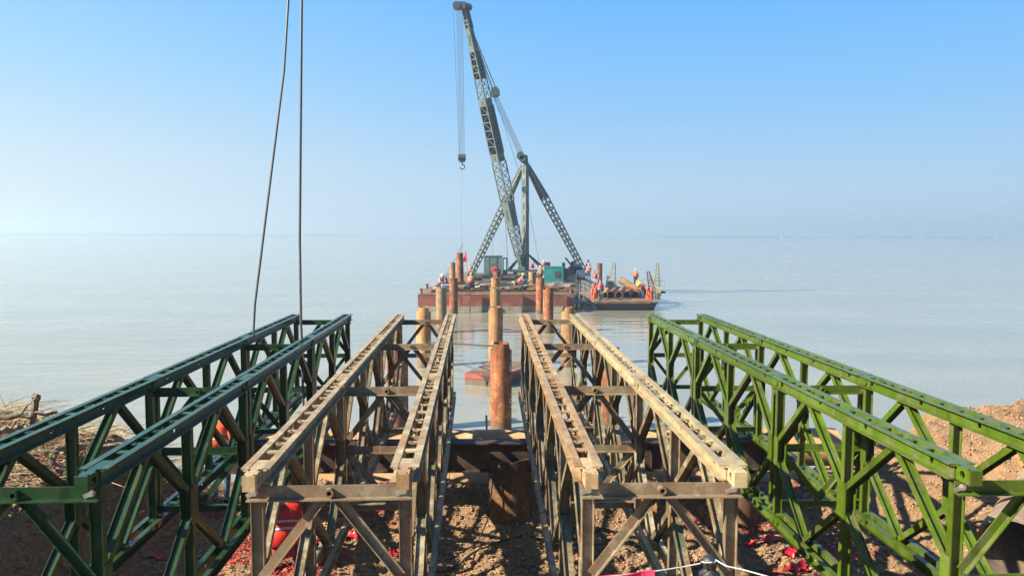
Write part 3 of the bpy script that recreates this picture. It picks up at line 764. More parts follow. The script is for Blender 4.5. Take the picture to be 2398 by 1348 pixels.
# boom head with sheave
hd = at(1078, 12, BY-6.4)
part(crane, 'boom_head', MB().box(hd.x-.30, hd.x+.45, hd.y-.25, hd.y+.35, hd.z-.35, hd.z+.22), M['crane_dk'])
part(crane, 'sheave', MB().tube((hd.x-.32, hd.y-.32, hd.z-.1), (hd.x-.32, hd.y+.2, hd.z-.1), .32, 16), M['steel_dk'], smooth=True)
part(crane, 'sheave', MB().tube((T0.x+.45, T0.y-.1, T0.z-.3), (T0.x+.45, T0.y+.3, T0.z-.3), .28, 16), M['steel_dk'], smooth=True)
# mast
MT = at(1230, 388, BY); mb, mb2 = MB(), MB()
MB0 = V((MT.x+.05, BY, DZ+.75))
ra = radians(38); n1_ = V((cos(ra), -sin(ra), 0)); n2_ = V((-sin(ra), -cos(ra), 0)); wm = .25
for q1, q2 in ((n1_, n2_), (n2_, n1_)):
    for s_ in (-1, 1): mb.bar(MB0+q1*s_*wm, MT+q1*s_*wm*.92, 2*wm-(.02 if q1 is n2_ else -.02), .02, q2)
ms = part(crane, 'mast', mb, M['crane']); 
for k_ in range(9):  # dark plates drawn in place of the shade inside the mast's slots
    t = (k_+.6)/9; q_ = MB0.lerp(MT, t)+n2_*(wm+.014); part(crane, 'slot_shade', MB().bar(q_-V((0,0,.30)), q_+V((0,0,.30)), .17, .015, n1_), M['steel_dk'], ms)
    q_ = MB0.lerp(MT, t)+n1_*(wm+.014); part(crane, 'slot_shade', MB().bar(q_-V((0,0,.10)), q_+V((0,0,.10)), .10, .012, n2_), M['steel_dk'], ms)

part(crane, 'mast_cap', MB().tube(MT, MT+V((0,0,.9)), .34, 12, .22), M['crane'])
hp = at(1221, 366, BY-.5)
part(crane, 'head_pulley', MB().tube(hp+V((-.1,-.35,.05)), hp+V((-.1,.35,.05)), .36, 14).tube(hp+V((.1,-.35,-.25)), hp+V((.1,.35,-.25)), .30, 14).bar(hp, MT+V((0,0,.8)), .5, .3), M['crane_dk'], smooth=True)
pm = at(1229, 443, BY-.4); part(crane, 'mast_pulley', MB().tube(pm+V((-.05,-.12,0)), pm+V((-.05,.12,0)), .27, 14), M['crane_dk'], smooth=True)
# back legs
for (fx, fy, nn, solid_t) in ((1104, 637, 15, .32), (1371, 634, 15, .28)):
    ft = at(fx, fy, 79.5); ft.z = DZ+.15
    tp = MT+V((-.15 if fx < 1200 else .15, .1, .1)); mb, mb2 = MB(), MB()
    q_ = tp.lerp(ft, solid_t); dd_ = (ft-tp).normalized()
    sd = V((dd_.y, -dd_.x, 0)).normalized()
    a2 = (sd-dd_*sd.dot(dd_)).normalized(); b2 = dd_.cross(a2)
    for i, j in ((-1,-1),(1,-1),(1,1),(-1,1)):
        mb.bar(tp+a2*i*.12+b2*j*.12, q_+a2*i*.27+b2*j*.27, .12, .12, a2); mb.bar(q_+a2*i*.27+b2*j*.27, ft+a2*i*.2+b2*j*.2, .10, .10, a2)
    lg = part(crane, 'back_leg', mb, M['crane'])
    for i in range(nn+1):
        t = i/nn; c_ = q_.lerp(ft, t); w2 = .27-.07*t
        for s_ in (-1, 1):
            mb2.bar(c_+a2*s_*w2-dd_*.09, c_+a2*s_*w2+dd_*.09, .02, 2*w2-.02, a2); mb2.bar(c_+b2*s_*w2-dd_*.09, c_+b2*s_*w2+dd_*.09, 2*w2-.02, .02, a2)
    for s_ in (-1, 1): mb2.bar(tp+a2*s_*.12, q_+a2*s_*.26, .02, .42, a2)
    part(crane, 'batten', mb2, M['crane'], lg)
    part(crane, 'leg_foot', MB().box(ft.x-.4, ft.x+.4, ft.y-.4, ft.y+.4, DZ, DZ+.3), M['crane_dk'])
# slewing frame, short struts, boom foot
bx = MT.x
part(crane, 'slewing_ring', MB().tube((bx,BY,DZ+.35),(bx,BY,DZ+.80),1.1,28), M['crane_dk'], smooth=True)
part(crane, 'base_frame', MB().ibar((at(1100,650,BY).x, BY-1.0, DZ+.30), (bx+2.2, BY-1.0, DZ+.30), .45, .35, .04, (0,0,1)).ibar((at(1100,650,BY).x, BY+1.0, DZ+.30), (bx+5.4, BY+1.0, DZ+.30), .45, .35, .04, (0,0,1)), M['crane'])
part(crane, 'turntable_beam', MB().box(at(1186,628,BY).x, bx+2.4, BY-.9, BY+.9, DZ+.82, DZ+.98), M['crane_dk'])
for dx, dy in ((-1.6,.0),(-1.35,.4),(1.7,.0),(2.1,.5)):
    part(crane, 'short_strut', MB().bar((bx+dx, BY+dy, DZ+.98), (bx+(.15 if dx>0 else -.15), BY, DZ+2.6), .14, .14), M['crane_dk'])
part(crane, 'boom_pivot', MB().box(F0.x-.35, F0.x+.30, F0.y-.35, F0.y+.35, DZ+.98, DZ+1.32), M['crane'])
# cabin
x0, x1 = at(1133,620,BY-.8).x, at(1176,620,BY-.8).x; x2 = at(1188,620,BY-.8).x; cz0 = DZ+.62; cz1 = at(1150,600,BY-.8).z
cab = part(crane, 'cabin', MB().box(x0, x1, BY-1.0, BY+.9, cz0, cz1), M['cab'])
part(crane, 'roof', MB().box(x0-.05, x1+.05, BY-1.05, BY+.95, cz1+.002, cz1+.06), M['cab'], cab)
xm0, xm1 = at(1144,620,BY-1).x, at(1163,620,BY-1).x
part(crane, 'window', MB().box(xm0+.08, xm1-.08, BY-1.02, BY-1.003, cz0+.95, cz1-.14), M['glass'], cab)
part(crane, 'window', MB().box(xm0+.08, xm1-.08, BY-1.02, BY-1.003, cz0+.18, cz0+.85), M['glass'], cab)
part(crane, 'window_frame', MB().box(xm0, xm0+.07, BY-1.05, BY-1.003, cz0+.1, cz1-.05).box(xm1-.07, xm1, BY-1.05, BY-1.003, cz0+.1, cz1-.05).box(xm0+.07, xm1-.07, BY-1.05, BY-1.003, cz0+.86, cz0+.94), M['crane'], cab)
mb = MB(); rc = V(((xm0+xm1)/2+.2, BY-1.10, cz0+.50))
for i in range(7):
    a = 2*pi*i/7+.3; mb.blob(rc+V((.20*cos(a), 0, .14*sin(a))), .10, .05, .08, 7, 4, .3, rr)
mb.blob(rc+V((0,-.03,0)), .12,.08,.1,7,4)
tag(link('ribbon_rosette', mb.mesh('ribbon_rosette', M['red'], rc), None, rc), 'red ribbon rosette hanging on the crane cabin window', 'rosette')
cd = part(crane, 'door_cabin', MB().box(x1+.06, x2, BY-.8, BY+.5, cz0, cz0+.35).box(x1+.06, x1+.14, BY-.8, BY+.5, cz0+.35, cz1-.25).box(x2-.08, x2, BY-.8, BY+.5, cz0+.35, cz1-.25).box(x1+.06, x2, BY-.8, BY+.5, cz1-.25, cz1-.15), M['crane_dk'])
part(crane, 'antenna', MB().tube(at(1154,600,BY), at(1153,556,BY), .025, 6), M['steel_lt'])
# machinery
def drum(c0, r, l, name='winch_drum'):
    return part(crane, name, MB().tube(c0-V((l/2,0,0)), c0+V((l/2,0,0)), r, 18).tube(c0-V((l/2+.05,0,0)), c0-V((l/2,0,0)), r*1.35, 18).tube(c0+V((l/2,0,0)), c0+V((l/2+.05,0,0)), r*1.35, 18), M['steel_dk'], smooth=True)
drum(V((at(1117,660,69).x, 69, DZ+.42)), .30, .9); drum(V((at(1361,655,69).x, 69.5, DZ+.45)), .30, .75); drum(V((at(1190,660,69).x, 69.3, DZ+.35)), .25, 1.2)
ex = at(1345, 640, 73)
part(crane, 'engine_block', MB().box(ex.x-.9, ex.x+.8, 72.6, 74, DZ+.1, DZ+1.05).box(ex.x-.5, ex.x+.7, 72.8, 73.8, DZ+1.05, DZ+1.25).tube((ex.x-.1,73.2,DZ+1.25),(ex.x-.1,73.2,DZ+1.75),.22,10).box(ex.x-1.15, ex.x-.95, 72.5, 74, DZ, DZ+1.6), M['steel_dk'])
part(crane, 'exhaust_pipe', MB().bar((ex.x-.2,73,DZ+1.25), (ex.x-.9,73,DZ+2.1), .16, .16), M['rust_dark'])
part(crane, 'fuel_tank', MB().tube((ex.x-.2,72.4,DZ+1.35),(ex.x+.6,72.4,DZ+1.35),.18,12), M['steel_lt'], smooth=True)
part(crane, 'control_box', MB().box(ex.x+.1, ex.x+.8, 71.9, 72.4, DZ+.35, DZ+.95), plain('control_blue', (.05,.12,.28), .5, .2, 3))
part(crane, 'gearbox', MB().box(at(1330,660,69).x, at(1352,660,69).x, 69.2, 70, DZ+.02, DZ+.55), M['steel_lt'])
# ropes
def wire(p0, p1, r=.024, sag=0.0, parent=None, name='wire_rope'):
    k = 8; pts = [V(p0).lerp(V(p1), i/k)-V((0,0,sag*4*(i/k)*(1-i/k))) for i in range(k+1)]
    return part(crane, name, MB().path(pts, r, 5), M['wire'] if r < .03 else M['crane_dk'], parent)
blk = at(1160, 217, BY-2.6)
part(crane, 'luffing_block', MB().bar(blk+V((-.15,0,.45)), blk+V((.15,0,-.35)), .55, .55).tube(blk+V((0,-.35,0)), blk+V((0,.35,0)), .42, 12), M['crane_dk'])
wire(at(1104,70,BY-5.4), blk+V((-.25,.1,.45)), .045); wire(at(1106,72,BY-5.2), blk+V((.05,.2,.45)), .045)
for i in range(6):
    o1 = V((-.30+.11*i, .1*i-.25, -.35)); o2 = V((-.30+.11*i, .1*i-.25, .2)); wire(blk+o1, hp+o2, .020)
wire(at(1178,285,BY-2), at(1227,440,BY-.4), .02); wire(at(1110,90,BY-5), at(1178,285,BY-2), .02)
wire(at(1236,470,BY), at(1262,612,BY), .016)
wire(at(1182,490,BY-1), at(1190,628,BY-.6), .025)
hk = at(1082, 372, BY-6.2)
for i in range(5):
    wire(V((hd.x-.30+(.12*i), hd.y, hd.z-.3)), V((hk.x-.2+.1*i, hk.y, hk.z+.3)), .018, name='hoist_rope')
wire(V((hd.x-.6, hd.y, hd.z-.2)), V((hk.x-.24, hk.y, hk.z+.3)), .016, name='hoist_rope')
hkp = part(crane, 'hook_block', MB().bar(hk+V((0,0,.38)), hk+V((0,0,-.28)), .50, .30).tube(hk+V((-.32,0,.12)), hk+V((.32,0,.12)), .28, 14), M['steel_dk'], smooth=True)
pts = [hk+V((0,0,-.28)), hk+V((0,0,-.48))]+[hk+V((.02+.20*sin(a), 0, -.68+.20*cos(a))) for a in [radians(v) for v in range(0, 271, 30)]]
part(crane, 'hook', MB().path(pts, .065, 7, .04), M['steel_dk'], hkp, smooth=True)
tl = [hk+V((0,0,-.9))]+[at(1080+2*sin(k*1.3), 405+k*28, BY-6) for k in range(1, 7)]
tl.append(at(1081, 576, 66)); part(crane, 'sling_rope', MB().path(tl, .014, 5), M['steel_lt'])
wire(at(1084,572,66), at(1040,650,60), .02, .05, name='tag_line')
wire(at(1082,576,66), V((at(1080,592,66).x,66,4.15)), .02)

# ---------------------------------------------------------------- people
def person(loc, rz, pose, vest, legs, helmet, label, near=False, sleeves='shirt', scale=1.0):
    P = {}
    if pose == 'stand':
        P = dict(pel=(0,0,.93), sp=(0,.01,1.12), ch=(0,0,1.32), ne=(0,0,1.46), he=(0,-.015,1.57), ht=(0,-.01,1.68),
                 sh=(.17,0,1.41), el=(.235,.03,1.14), wr=(.21,-.10,.93), ha=(.20,-.15,.85), hi=(.09,0,.89), kn=(.105,-.03,.49), an=(.11,.02,.09), to=(.13,-.14,.045))
    elif pose == 'crouch':
        P = dict(pel=(0,.12,.36), sp=(0,.06,.55), ch=(0,-.06,.74), ne=(0,-.13,.86), he=(0,-.18,.96), ht=(0,-.20,1.06),
                 sh=(.17,-.08,.80), el=(.22,-.25,.58), wr=(.14,-.42,.50), ha=(.10,-.49,.46), hi=(.10,.10,.34), kn=(.18,-.28,.50), an=(.14,-.04,.09), to=(.16,-.20,.045))
    else:
        P = dict(pel=(0,.14,.86), sp=(0,0,1.00), ch=(0,-.20,1.12), ne=(0,-.32,1.16), he=(0,-.42,1.17), ht=(0,-.52,1.14),
                 sh=(.17,-.24,1.10), el=(.20,-.30,.82), wr=(.14,-.42,.64), ha=(.12,-.46,.56), hi=(.09,.12,.82), kn=(.11,-.02,.47), an=(.12,.05,.09), to=(.14,-.10,.045))
    rad = dict(pel=.135, sp=.125, ch=.145, ne=.06, he=.095, ht=.075, sh=.075, el=.05, wr=.036, ha=.04, hi=.10, kn=.065, an=.045, to=.04)
    vs, ed, rs, kind = [], [], [], []
    def A(k, sx=1, par=None):
        p = P[k]; vs.append((p[0]*sx, p[1], p[2])); rs.append(rad[k]); kind.append(k)
        if par is not None: ed.append((par, len(vs)-1))
        return len(vs)-1
    pe = A('pel'); s1 = A('sp', 1, pe); c1 = A('ch', 1, s1); n1 = A('ne', 1, c1); h1 = A('he', 1, n1); A('ht', 1, h1)
    for sx in (-1, 1):
        a = A('sh', sx, c1); a = A('el', sx, a); a = A('wr', sx, a); a = A('ha', sx, a)
        if near:
            hp_ = V(vs[a]); dr = (hp_-V(vs[a-1])).normalized()
            for f_ in range(5):
                off = V((.018*(f_-2), 0, 0)); ln = (.05,.075,.08,.072,.055)[f_]
                if f_ == 0: off = V((-.03*sx, -.02, .03))
                q1 = hp_+off+dr*ln*.6; q2 = q1+(dr+V((0,.35,0))).normalized()*ln*.5
                vs.append(tuple(q1)); rs.append(.010); kind.append('ha'); ed.append((a, len(vs)-1))
                vs.append(tuple(q2)); rs.append(.009); kind.append('ha'); ed.append((len(vs)-2, len(vs)-1))
        a = A('hi', sx, pe); a = A('kn', sx, a); a = A('an', sx, a); A('to', sx, a)
    if near:
        hv = V(vs[h1]); vs.append(tuple(hv+V((0,-.10,-.005)))); rs.append(.02); kind.append('he'); ed.append((h1, len(vs)-1))
        for sx in (-1, 1): vs.append(tuple(hv+V((sx*.095,.01,0)))); rs.append(.02); kind.append('he'); ed.append((h1, len(vs)-1))
    me = bpy.data.meshes.new('tmp'); me.from_pydata(vs, ed, []); ob = bpy.data.objects.new('tmp', me); COL.objects.link(ob)
    sk_ = ob.modifiers.new('s', 'SKIN'); 
    for i, d in enumerate(me.skin_vertices[0].data): d.radius = (rs[i], rs[i]*.92); d.use_root = (i == 0)
    sb = ob.modifiers.new('u', 'SUBSURF'); sb.levels = 2 if near else 1; sb.render_levels = sb.levels
    dg = bpy.context.evaluated_depsgraph_get(); me2 = bpy.data.meshes.new_from_object(ob.evaluated_get(dg))
    bpy.data.objects.remove(ob)
    me2.name = 'body'; me2.materials.clear()
    for k in ('skin', legs, sleeves, 'boot'): me2.materials.append(M[k])
    pts = [V(v) for v in vs]
    for pl in me2.polygons:
        c_ = pl.center; bi = min(range(len(pts)), key=lambda i: (pts[i]-c_).length/ (rs[i]+.05)); k = kind[bi]
        pl.material_index = 0 if k in ('he','ht','ne','ha') else (1 if k in ('hi','kn','pel') else (3 if k in ('an','to') and c_.z < .12 else (1 if k in ('an','to') else 2)))
        pl.use_smooth = True
    root = thing('person', loc, label, 'person', None, rz); root.scale = (scale,)*3
    body = link('body', me2, root)
    # vest: thick shell round the trunk
    tr = [V(P['pel']).lerp(V(P['sp']), .3), V(P['sp']), V(P['ch']), V(P['ch']).lerp(V(P['ne']), .65)]; mb = MB(); nn = 14; fs = []; vv = []
    wid = [(.185,.150), (.185,.155), (.205,.160), (.10,.09)]
    for i, c_ in enumerate(tr):
        d = (tr[min(i+1,3)]-tr[max(i-1,0)]).normalized(); b2 = d.cross(V((1,0,0))).normalized()
        for j in range(nn): a = 2*pi*j/nn; vv.append(c_+V((1,0,0))*cos(a)*wid[i][0]+b2*sin(a)*wid[i][1])
    for i in range(3): fs += [(i*nn+j, i*nn+(j+1) % nn, (i+1)*nn+(j+1) % nn, (i+1)*nn+j) for j in range(nn)]
    fs += [tuple(range(nn))[::-1], tuple(range(3*nn, 4*nn))]
    mb.add(vv, fs); vo = lpart('life_vest', mb, M[vest], root, smooth='all')
    mb = MB()
    for t in (.12, .5):
        i = 1; c0 = tr[1].lerp(tr[2], t); d = (tr[2]-tr[1]).normalized(); b2 = d.cross(V((1,0,0))).normalized(); q_ = []
        for z in (-.012, .012):
            for j in range(nn): a = 2*pi*j/nn; q_.append(c0+d*z+V((1,0,0))*cos(a)*(.197+.02*t)+b2*sin(a)*(.166+.01*t))
        mb.add(q_, [(j, (j+1) % nn, nn+(j+1) % nn, nn+j) for j in range(nn)]+[tuple(range(nn)), tuple(range(nn,2*nn))])
    lpart('reflective_strip', mb, M['refl'], vo)
    hc = V(P['he']).lerp(V(P['ht']), .5); mb = MB(); q_ = []; fs = []; nn = 14
    d = (V(P['ht'])-V(P['ne'])).normalized(); b2 = d.cross(V((1,0,0))).normalized()
    ringr = [(0,.15),(.0,.122),(.06,.115),(.11,.075),(.13,.0)]
    for h_, r_ in ringr:
        for j in range(nn): a = 2*pi*j/nn; q_.append(hc+d*h_+V((1,0,0))*cos(a)*r_+b2*sin(a)*r_*1.1)
    for i in range(len(ringr)-1): fs += [(i*nn+j, i*nn+(j+1) % nn, (i+1)*nn+(j+1) % nn, (i+1)*nn+j) for j in range(nn)]
    mb.add(q_, fs)
    if helmet: lpart('helmet', mb, M[helmet], root, smooth='all')
    return root
dz2 = bz+.29
def onb(px, Y, z): p = at(px, 650, Y); return (p.x, Y, z)
person(onb(1034,58.8,dz2), .4, 'crouch', 'orange', 'navy', 'helmet_w', 'worker in pink orange vest and white helmet crouching at the left barge corner', scale=1.05)
person(onb(1042,60.4,dz2), -.8, 'crouch', 'maroon', 'navy', None, 'worker in dark red jacket crouching beside the white helmeted one')
person(onb(1102,58.8,dz2), pi-.2, 'crouch', 'orange', 'navy', 'helmet_y', 'worker in orange vest and yellow helmet crouching with back turned below the crane', scale=1.1)
person(onb(1100,67.6,DZ), -1.2, 'stand', 'orange', 'navy', 'helmet_y', 'worker in pale orange vest standing by the foot of the left crane leg')
person(onb(1219,58.8,dz2), pi/2-.1, 'crouch', 'red', 'navy', 'helmet_y', 'worker bending low toward the right with red vest and yellow helmet', scale=1.1)
person(onb(1266,60.8,dz2), pi+.3, 'stand', 'orange', 'navy', 'helmet_y', 'worker in orange vest standing behind the orange pile', scale=1.0)
person(onb(1273,76,DZ), .3, 'stand', 'red', 'navy', 'helmet_w', 'far worker in red standing behind the slewing frame')
person(onb(1379,69.0,DZ-.1), -.5, 'stand', 'red', 'navy', 'helmet_w', 'worker in red vest and navy trousers at the right end of the crane barge', scale=1.05)
person(onb(1377,78,DZ), .2, 'stand', 'rose', 'shirt', 'helmet_w', 'worker in pale pink clothing at the foot of the right crane leg', sleeves='rose')

# ---------------------------------------------------------------- work boat with pipes
BX0, BX1 = at(1390, 715, 57.6).x, at(1541, 715, 57.6).x
boat = thing('work_boat', ((BX0+BX1)/2, 57.6, 0), 'flat dark work boat with ramps loaded with rusty pipes', 'boat')
dk = .66; mb = MB(); sh = .95
y0, y1 = 57.4, 74.0
def hullring(y, zt, zb, inset, o): return [V((BX0+inset+o, y, zb)), V((BX1-inset+o, y, zb)), V((BX1+o, y, zt)), V((BX0+o, y, zt))]
ringsA = [hullring(57.35, .62, .42, .3, 0), hullring(57.9, .60, -.35, .35, 0), hullring(70, .60, -.4, .3, .4), hullring(74, .7, .1, .8, .6)]
vv = sum(ringsA, []); fs = [(0,1,2,3)]
for i in range(3): fs += [(i*4+j, (i+1)*4+j, (i+1)*4+(j+1) % 4, i*4+(j+1) % 4) for j in range(4)]
fs.append((15,14,13,12)); mb.add(vv, fs); part(boat, 'hull', mb, M['hull'])
part(boat, 'deck', MB().box(BX0-.05, BX1+.05, 57.28, 58.5, .625, .70).box(BX0, BX1, 58.5, 73, .625, .68), M['barge_deck'])
part(boat, 'front_rail_beam', MB().box(BX0+.05, BX1-.6, 57.22, 57.28, .55, .74), M['rust_dark'])
# railings left and right
for name_, xx, ya, yb in (('left', BX0+.15, 58.4, 66.5), ('right', BX1+.05, 58.4, 67)):
    mb = MB(); k = 11
    for i in range(k): y = ya+(yb-ya)*i/(k-1); mb.tube((xx,y,.68),(xx,y,1.78),.022,6)
    for z in (1.0, 1.4, 1.78): mb.tube((xx,ya,z),(xx,yb,z),.022,6)
    part(boat, 'railing', mb, M['steel_lt'])
mb = MB()
for xx in (-1.7,-.9,0): mb.tube((BX0+xx,61,.3),(BX0+xx,61,1.75),.022,6)
for z in (.9,1.3,1.75): mb.tube((BX0-1.7,61,z),(BX0,61,z),.022,6)
part(boat, 'railing', mb, M['steel_lt']); part(boat, 'side_platform', MB().box(BX0-1.8, BX0, 60.4, 63, .25, .34), M['steel_dk'])
# ramps: four folded up lattice arms
def ramp_arm(b0, b1, w, mat, lab=None):
    mb = MB(); lat = MB(); b0 = V(b0); b1 = V(b1); s_ = V((1,0,0)); d = (b1-b0).normalized(); s_ = (V((0,1,0))-d*d.y).normalized()
    a_ = d.cross(s_)
    mb.bar(b0+a_*w/2, b1+a_*w*.15, .06, .06); mb.bar(b0-a_*w/2, b1-a_*w*.15, .06, .06); mb.bar(b0+a_*w/2+s_*.5, b1+a_*w*.15+s_*.12, .06, .06); mb.bar(b0-a_*w/2+s_*.5, b1-a_*w*.15+s_*.12, .06, .06)
    k = 9
    for i in range(k+1):
        t = i/k; ww = w*(1-.7*t)/2; q_ = b0.lerp(b1, t); mb.bar(q_-a_*ww, q_+a_*ww, .10, .05); mb.bar(q_-a_*ww+s_*(.5-.38*t), q_+a_*ww+s_*(.5-.38*t), .08, .04)
        mb.bar(q_+a_*ww, q_+a_*ww+s_*(.5-.38*t), .04, .04)
    o_ = part(boat, 'ramp_arm', mb, mat); return o_
ramp_arm(at(1430,690,66.0), at(1439,616,66.0), .75, M['yellow'])
ramp_arm((at(1540,690,63).x, 63, .7), at(1540,616,63), .55, M['yellow'])
ramp_arm(at(1532,695,60), at(1518,636,60), .60, M['rust_dark'])
ramp_arm((at(1424,690,68).x, 68, .7), at(1424,646,68), .4, M['crane_dk'])
part(boat, 'ramp_plate', MB().bar(at(1541,700,59.5), at(1541,672,62), .5, .05, (1,0,0)), M['yellow'])
part(boat, 'ramp_hoist_wire', MB().tube(at(1440,620,66), at(1444,678,65), .02, 5), M['steel_dk'])
part(boat, 'ramp_base', MB().box(at(1424,690,65).x, at(1437,690,65).x, 65, 66.2, .68, 1.75), M['hull'])
# wing at the right side
wx = at(1560, 680, 62).x
part(boat, 'side_wing', MB().box(BX1+.02, wx, 62.2, 64.5, .95, 1.10).bar((BX1,63,.2),(wx-.1,63,.95),.1,.12), M['hull'])
mb = MB()
for xx, yy in ((BX1+.15,62.3),(wx-.05,62.3),(BX1+.15,64.4),(wx-.05,64.4)): mb.tube((xx,yy,1.1),(xx,yy,2.0),.022,6)
mb.tube((BX1+.15,62.3,2.0),(wx-.05,62.3,2.0),.022,6).tube((BX1+.15,64.4,2.0),(wx-.05,64.4,2.0),.022,6).tube((wx-.05,62.3,2.0),(wx-.05,64.4,2.0),.022,6).tube((BX1+.15,62.3,1.55),(wx-.05,62.3,1.55),.02,6)
part(boat, 'railing', mb, M['steel_lt'])
cargo = [((1416,690),(1424,674),'rust_tan','small pipe with torn end at the left of the boat cargo',.26),
         ((1431,689),(1444,673),'rust','first open pipe from the left facing the shore',.30),
         ((1449,688),(1458,676),'rust_pale','pale pipe behind the black coil in the boat',.28),
         ((1468,689),(1481,672),'rust','open pipe right of the black coil in the boat',.30),
         ((1488,689),(1503,674),'rust_dark','rightmost open pipe of the bottom row in the boat',.30)]
for (a_, b_, mk, lb, r_) in cargo:
    pa = at(*a_, 60.3); pa.z = .68+r_; pb = V((at(*b_, 66.5).x, 66.5, .68+r_))
    t_ = tag(link('cargo_pipe', MB().shell(pa, pb, r_, .02, 24).mesh('cargo_pipe', M[mk], pa, True), None, pa), lb, 'pipe', 'rusty pipes loaded on the work boat')
pa = at(1451, 655, 63.6); pb = at(1502, 682, 63.0); pa.z = max(pa.z, 1.9)
single('cargo_pipe', MB().shell(pa, pb, .30, .02, 24), M['rust_tan'], 'long tan pipe lying slantwise on top of the others', 'pipe', pa, 'rusty pipes loaded on the work boat', True)
pa = at(1497, 663, 65.5); pb = at(1514, 684, 62.0)
single('cargo_pipe', MB().shell(pa, pb, .32, .02, 24), M['rust_pale'], 'cream banded pipe sloping to the right behind the helmeted worker', 'pipe', pa, 'rusty pipes loaded on the work boat', True)
cc = at(1450, 692, 58.9); cc.z = .70+.36
mb = MB()
for k in range(5):
    pts = [cc+V((.30*cos(a), (k-2)*.07, .34*sin(a))) for a in [i*pi/8 for i in range(17)]]
    mb.path(pts, .035, 6)
single('hose_coil', mb, M['black'], 'black hose coil standing upright at the front of the boat', 'hose', cc-V((0,0,.36)))
crate_box('bucket', (at(1408,690,58.6).x, 58.7, .70), .35, .3, .45, M['steel_lt'], 'pale bucket on the left front of the boat deck', 'bucket')
person((at(1490,664,66.5).x, 66.8, .70+.45), pi-.2, 'stand', 'orange', 'jeans', 'helmet_y', 'worker in orange vest and jeans standing high among the boat pipes', sleeves='orange', scale=.92)
person((at(1505,690,59.2).x, 59.3, .70), -1.1, 'bend', 'maroon', 'navy', 'helmet_y', 'stooping worker with yellow helmet at the right front of the boat', sleeves='maroon', scale=1.0)
person((at(1400,690,59.4).x, 59.4, .70), .3, 'crouch', 'maroon', 'navy', 'helmet_w', 'dark clothed worker squatting beside the pale bucket', sleeves='navy', scale=.8)
# hanging vests on the rails
def hanging(px, py, Y, w, h, mat, label, name='hanging_life_vest', cat='life vest', seed=1, post=True):
    r_ = random.Random(seed); p = at(px, py, Y); vs = []; nx, nz = 5, 7
    root = thing(name, p-V((0,0,h)), label, cat)
    for j in range(nz):
        for i in range(nx):
            u = i/(nx-1)-.5; v_ = j/(nz-1); ww = w*(.35+.65*min(1, v_*1.8))
            vs.append(p+V((u*ww+r_.uniform(-.03,.03), .07*sin(u*9+j)+r_.uniform(-.03,.03), -v_*h)))
    fs = [(j*nx+i, j*nx+i+1, (j+1)*nx+i+1, (j+1)*nx+i) for j in range(nz-1) for i in range(nx-1)]
    me = MB().add(vs, fs).mesh('cloth', mat, V(root.location)); o_ = link('cloth', me, root)
    sm_ = o_.modifiers.new('t', 'SOLIDIFY'); sm_.thickness = .06
    part(root, 'strap', MB().bar(p+V((-.02,-.08,.05)), p+V((.02,-.08,-h*.9)), .05, .02), M['refl'])
    if post: part(root, 'post', MB().tube((p.x, p.y+.06, .68), (p.x, p.y+.06, p.z+.12), .03, 6), M['steel_lt'])
    return root
hanging(1391, 664, 58.4, .45, 1.15, M['orange'], 'orange life vests hanging on the left front post of the boat', seed=3)
hanging(1517, 672, 58.3, .30, .95, M['orange'], 'narrow orange life vest hung on the right front rail of the boat', seed=4)
hanging(1526, 676, 58.6, .28, .85, M['orange'], 'orange life vest hung rightmost on the front rail of the boat', seed=5)
def flag(px, py, Y, w, h, mat, label, zb, side=1, seed=0):
    p = at(px, py, Y); root = thing('flag', (p.x, p.y, zb), label, 'flag', 'small red flags on poles')
    part(root, 'pole', MB().tube((p.x+side*.35, p.y, zb), (p.x, p.y, p.z+.05), .022, 6), M['steel_lt'])
    nx, nz = 6, 6; vs = []
    for j in range(nz):
        for i in range(nx):
            u = i/(nx-1); v_ = j/(nz-1); vs.append(V((p.x+side*.18*v_-u*w*v_*1.0*side-.0, p.y+.07*sin(u*7+j+seed), p.z-v_*h-u*.05)))
    fs = [(j*nx+i, j*nx+i+1, (j+1)*nx+i+1, (j+1)*nx+i) for j in range(nz-1) for i in range(nx-1)]
    me = MB().add(vs, fs).mesh('cloth', mat, V(root.location)); o_ = link('cloth', me, root)
    o_.modifiers.new('t', 'SOLIDIFY').thickness = .01; return root
flag(1090, 588, 66.9, .45, .92, M['pink'], 'bright pink flag beside the tallest pile', 1.3, 1)
flag(1249, 613, 74, .6, .6, M['pink'], 'pink flag hanging low at the foot of the mast', DZ, 1, 2)
flag(1291, 630, 68.8, .5, .42, M['pink'], 'small pink flag above the teal generator', DZ, 1, 3)
flag(1402, 645, 59.2, .75, 1.0, M['rose'], 'large rose flag at the left end of the work boat', .7, -1, 4)
flag(1393, 632, 71, .6, .8, M['rose'], 'pale rose flag in front of the dark upright pile', DZ, -1, 5)
flag(1384, 673, 64, .8, .5, M['rose'], 'rose cloth flag between the barge and the work boat', .9, -1, 6)

# ---------------------------------------------------------------- wire ropes above the shaded green trusses
def hang_rope(pts, r, label):
    p0 = V(pts[0]); single('wire_rope', MB().path(pts, r, 8), M['wire'], label, 'wire rope', V(pts[-1]), 'two wire ropes hanging into the dark green trusses')
e1 = V((-3.29-.0125*6.4, 10.9, 4.40)); e1.x = at(596, 770, 10.9).x
HP = at(709,-1540,10.5)
hang_rope([HP, at(679,-60,10.9), at(665,166,10.9), at(606,640,10.9), at(597,712,10.9), at(594,772,10.9), V((e1.x,10.9,4.36))], .017, 'left slanting wire rope with a slight kink')
hang_rope([HP, at(706,-60,9.95), at(706.5,0,9.95), at(704,300,10.0), at(702,560,10.05), at(705,760,10.05), at(708,822,10.05), at(709,900,10.05), at(712,985,10.05)], .018, 'right nearly vertical wire rope')

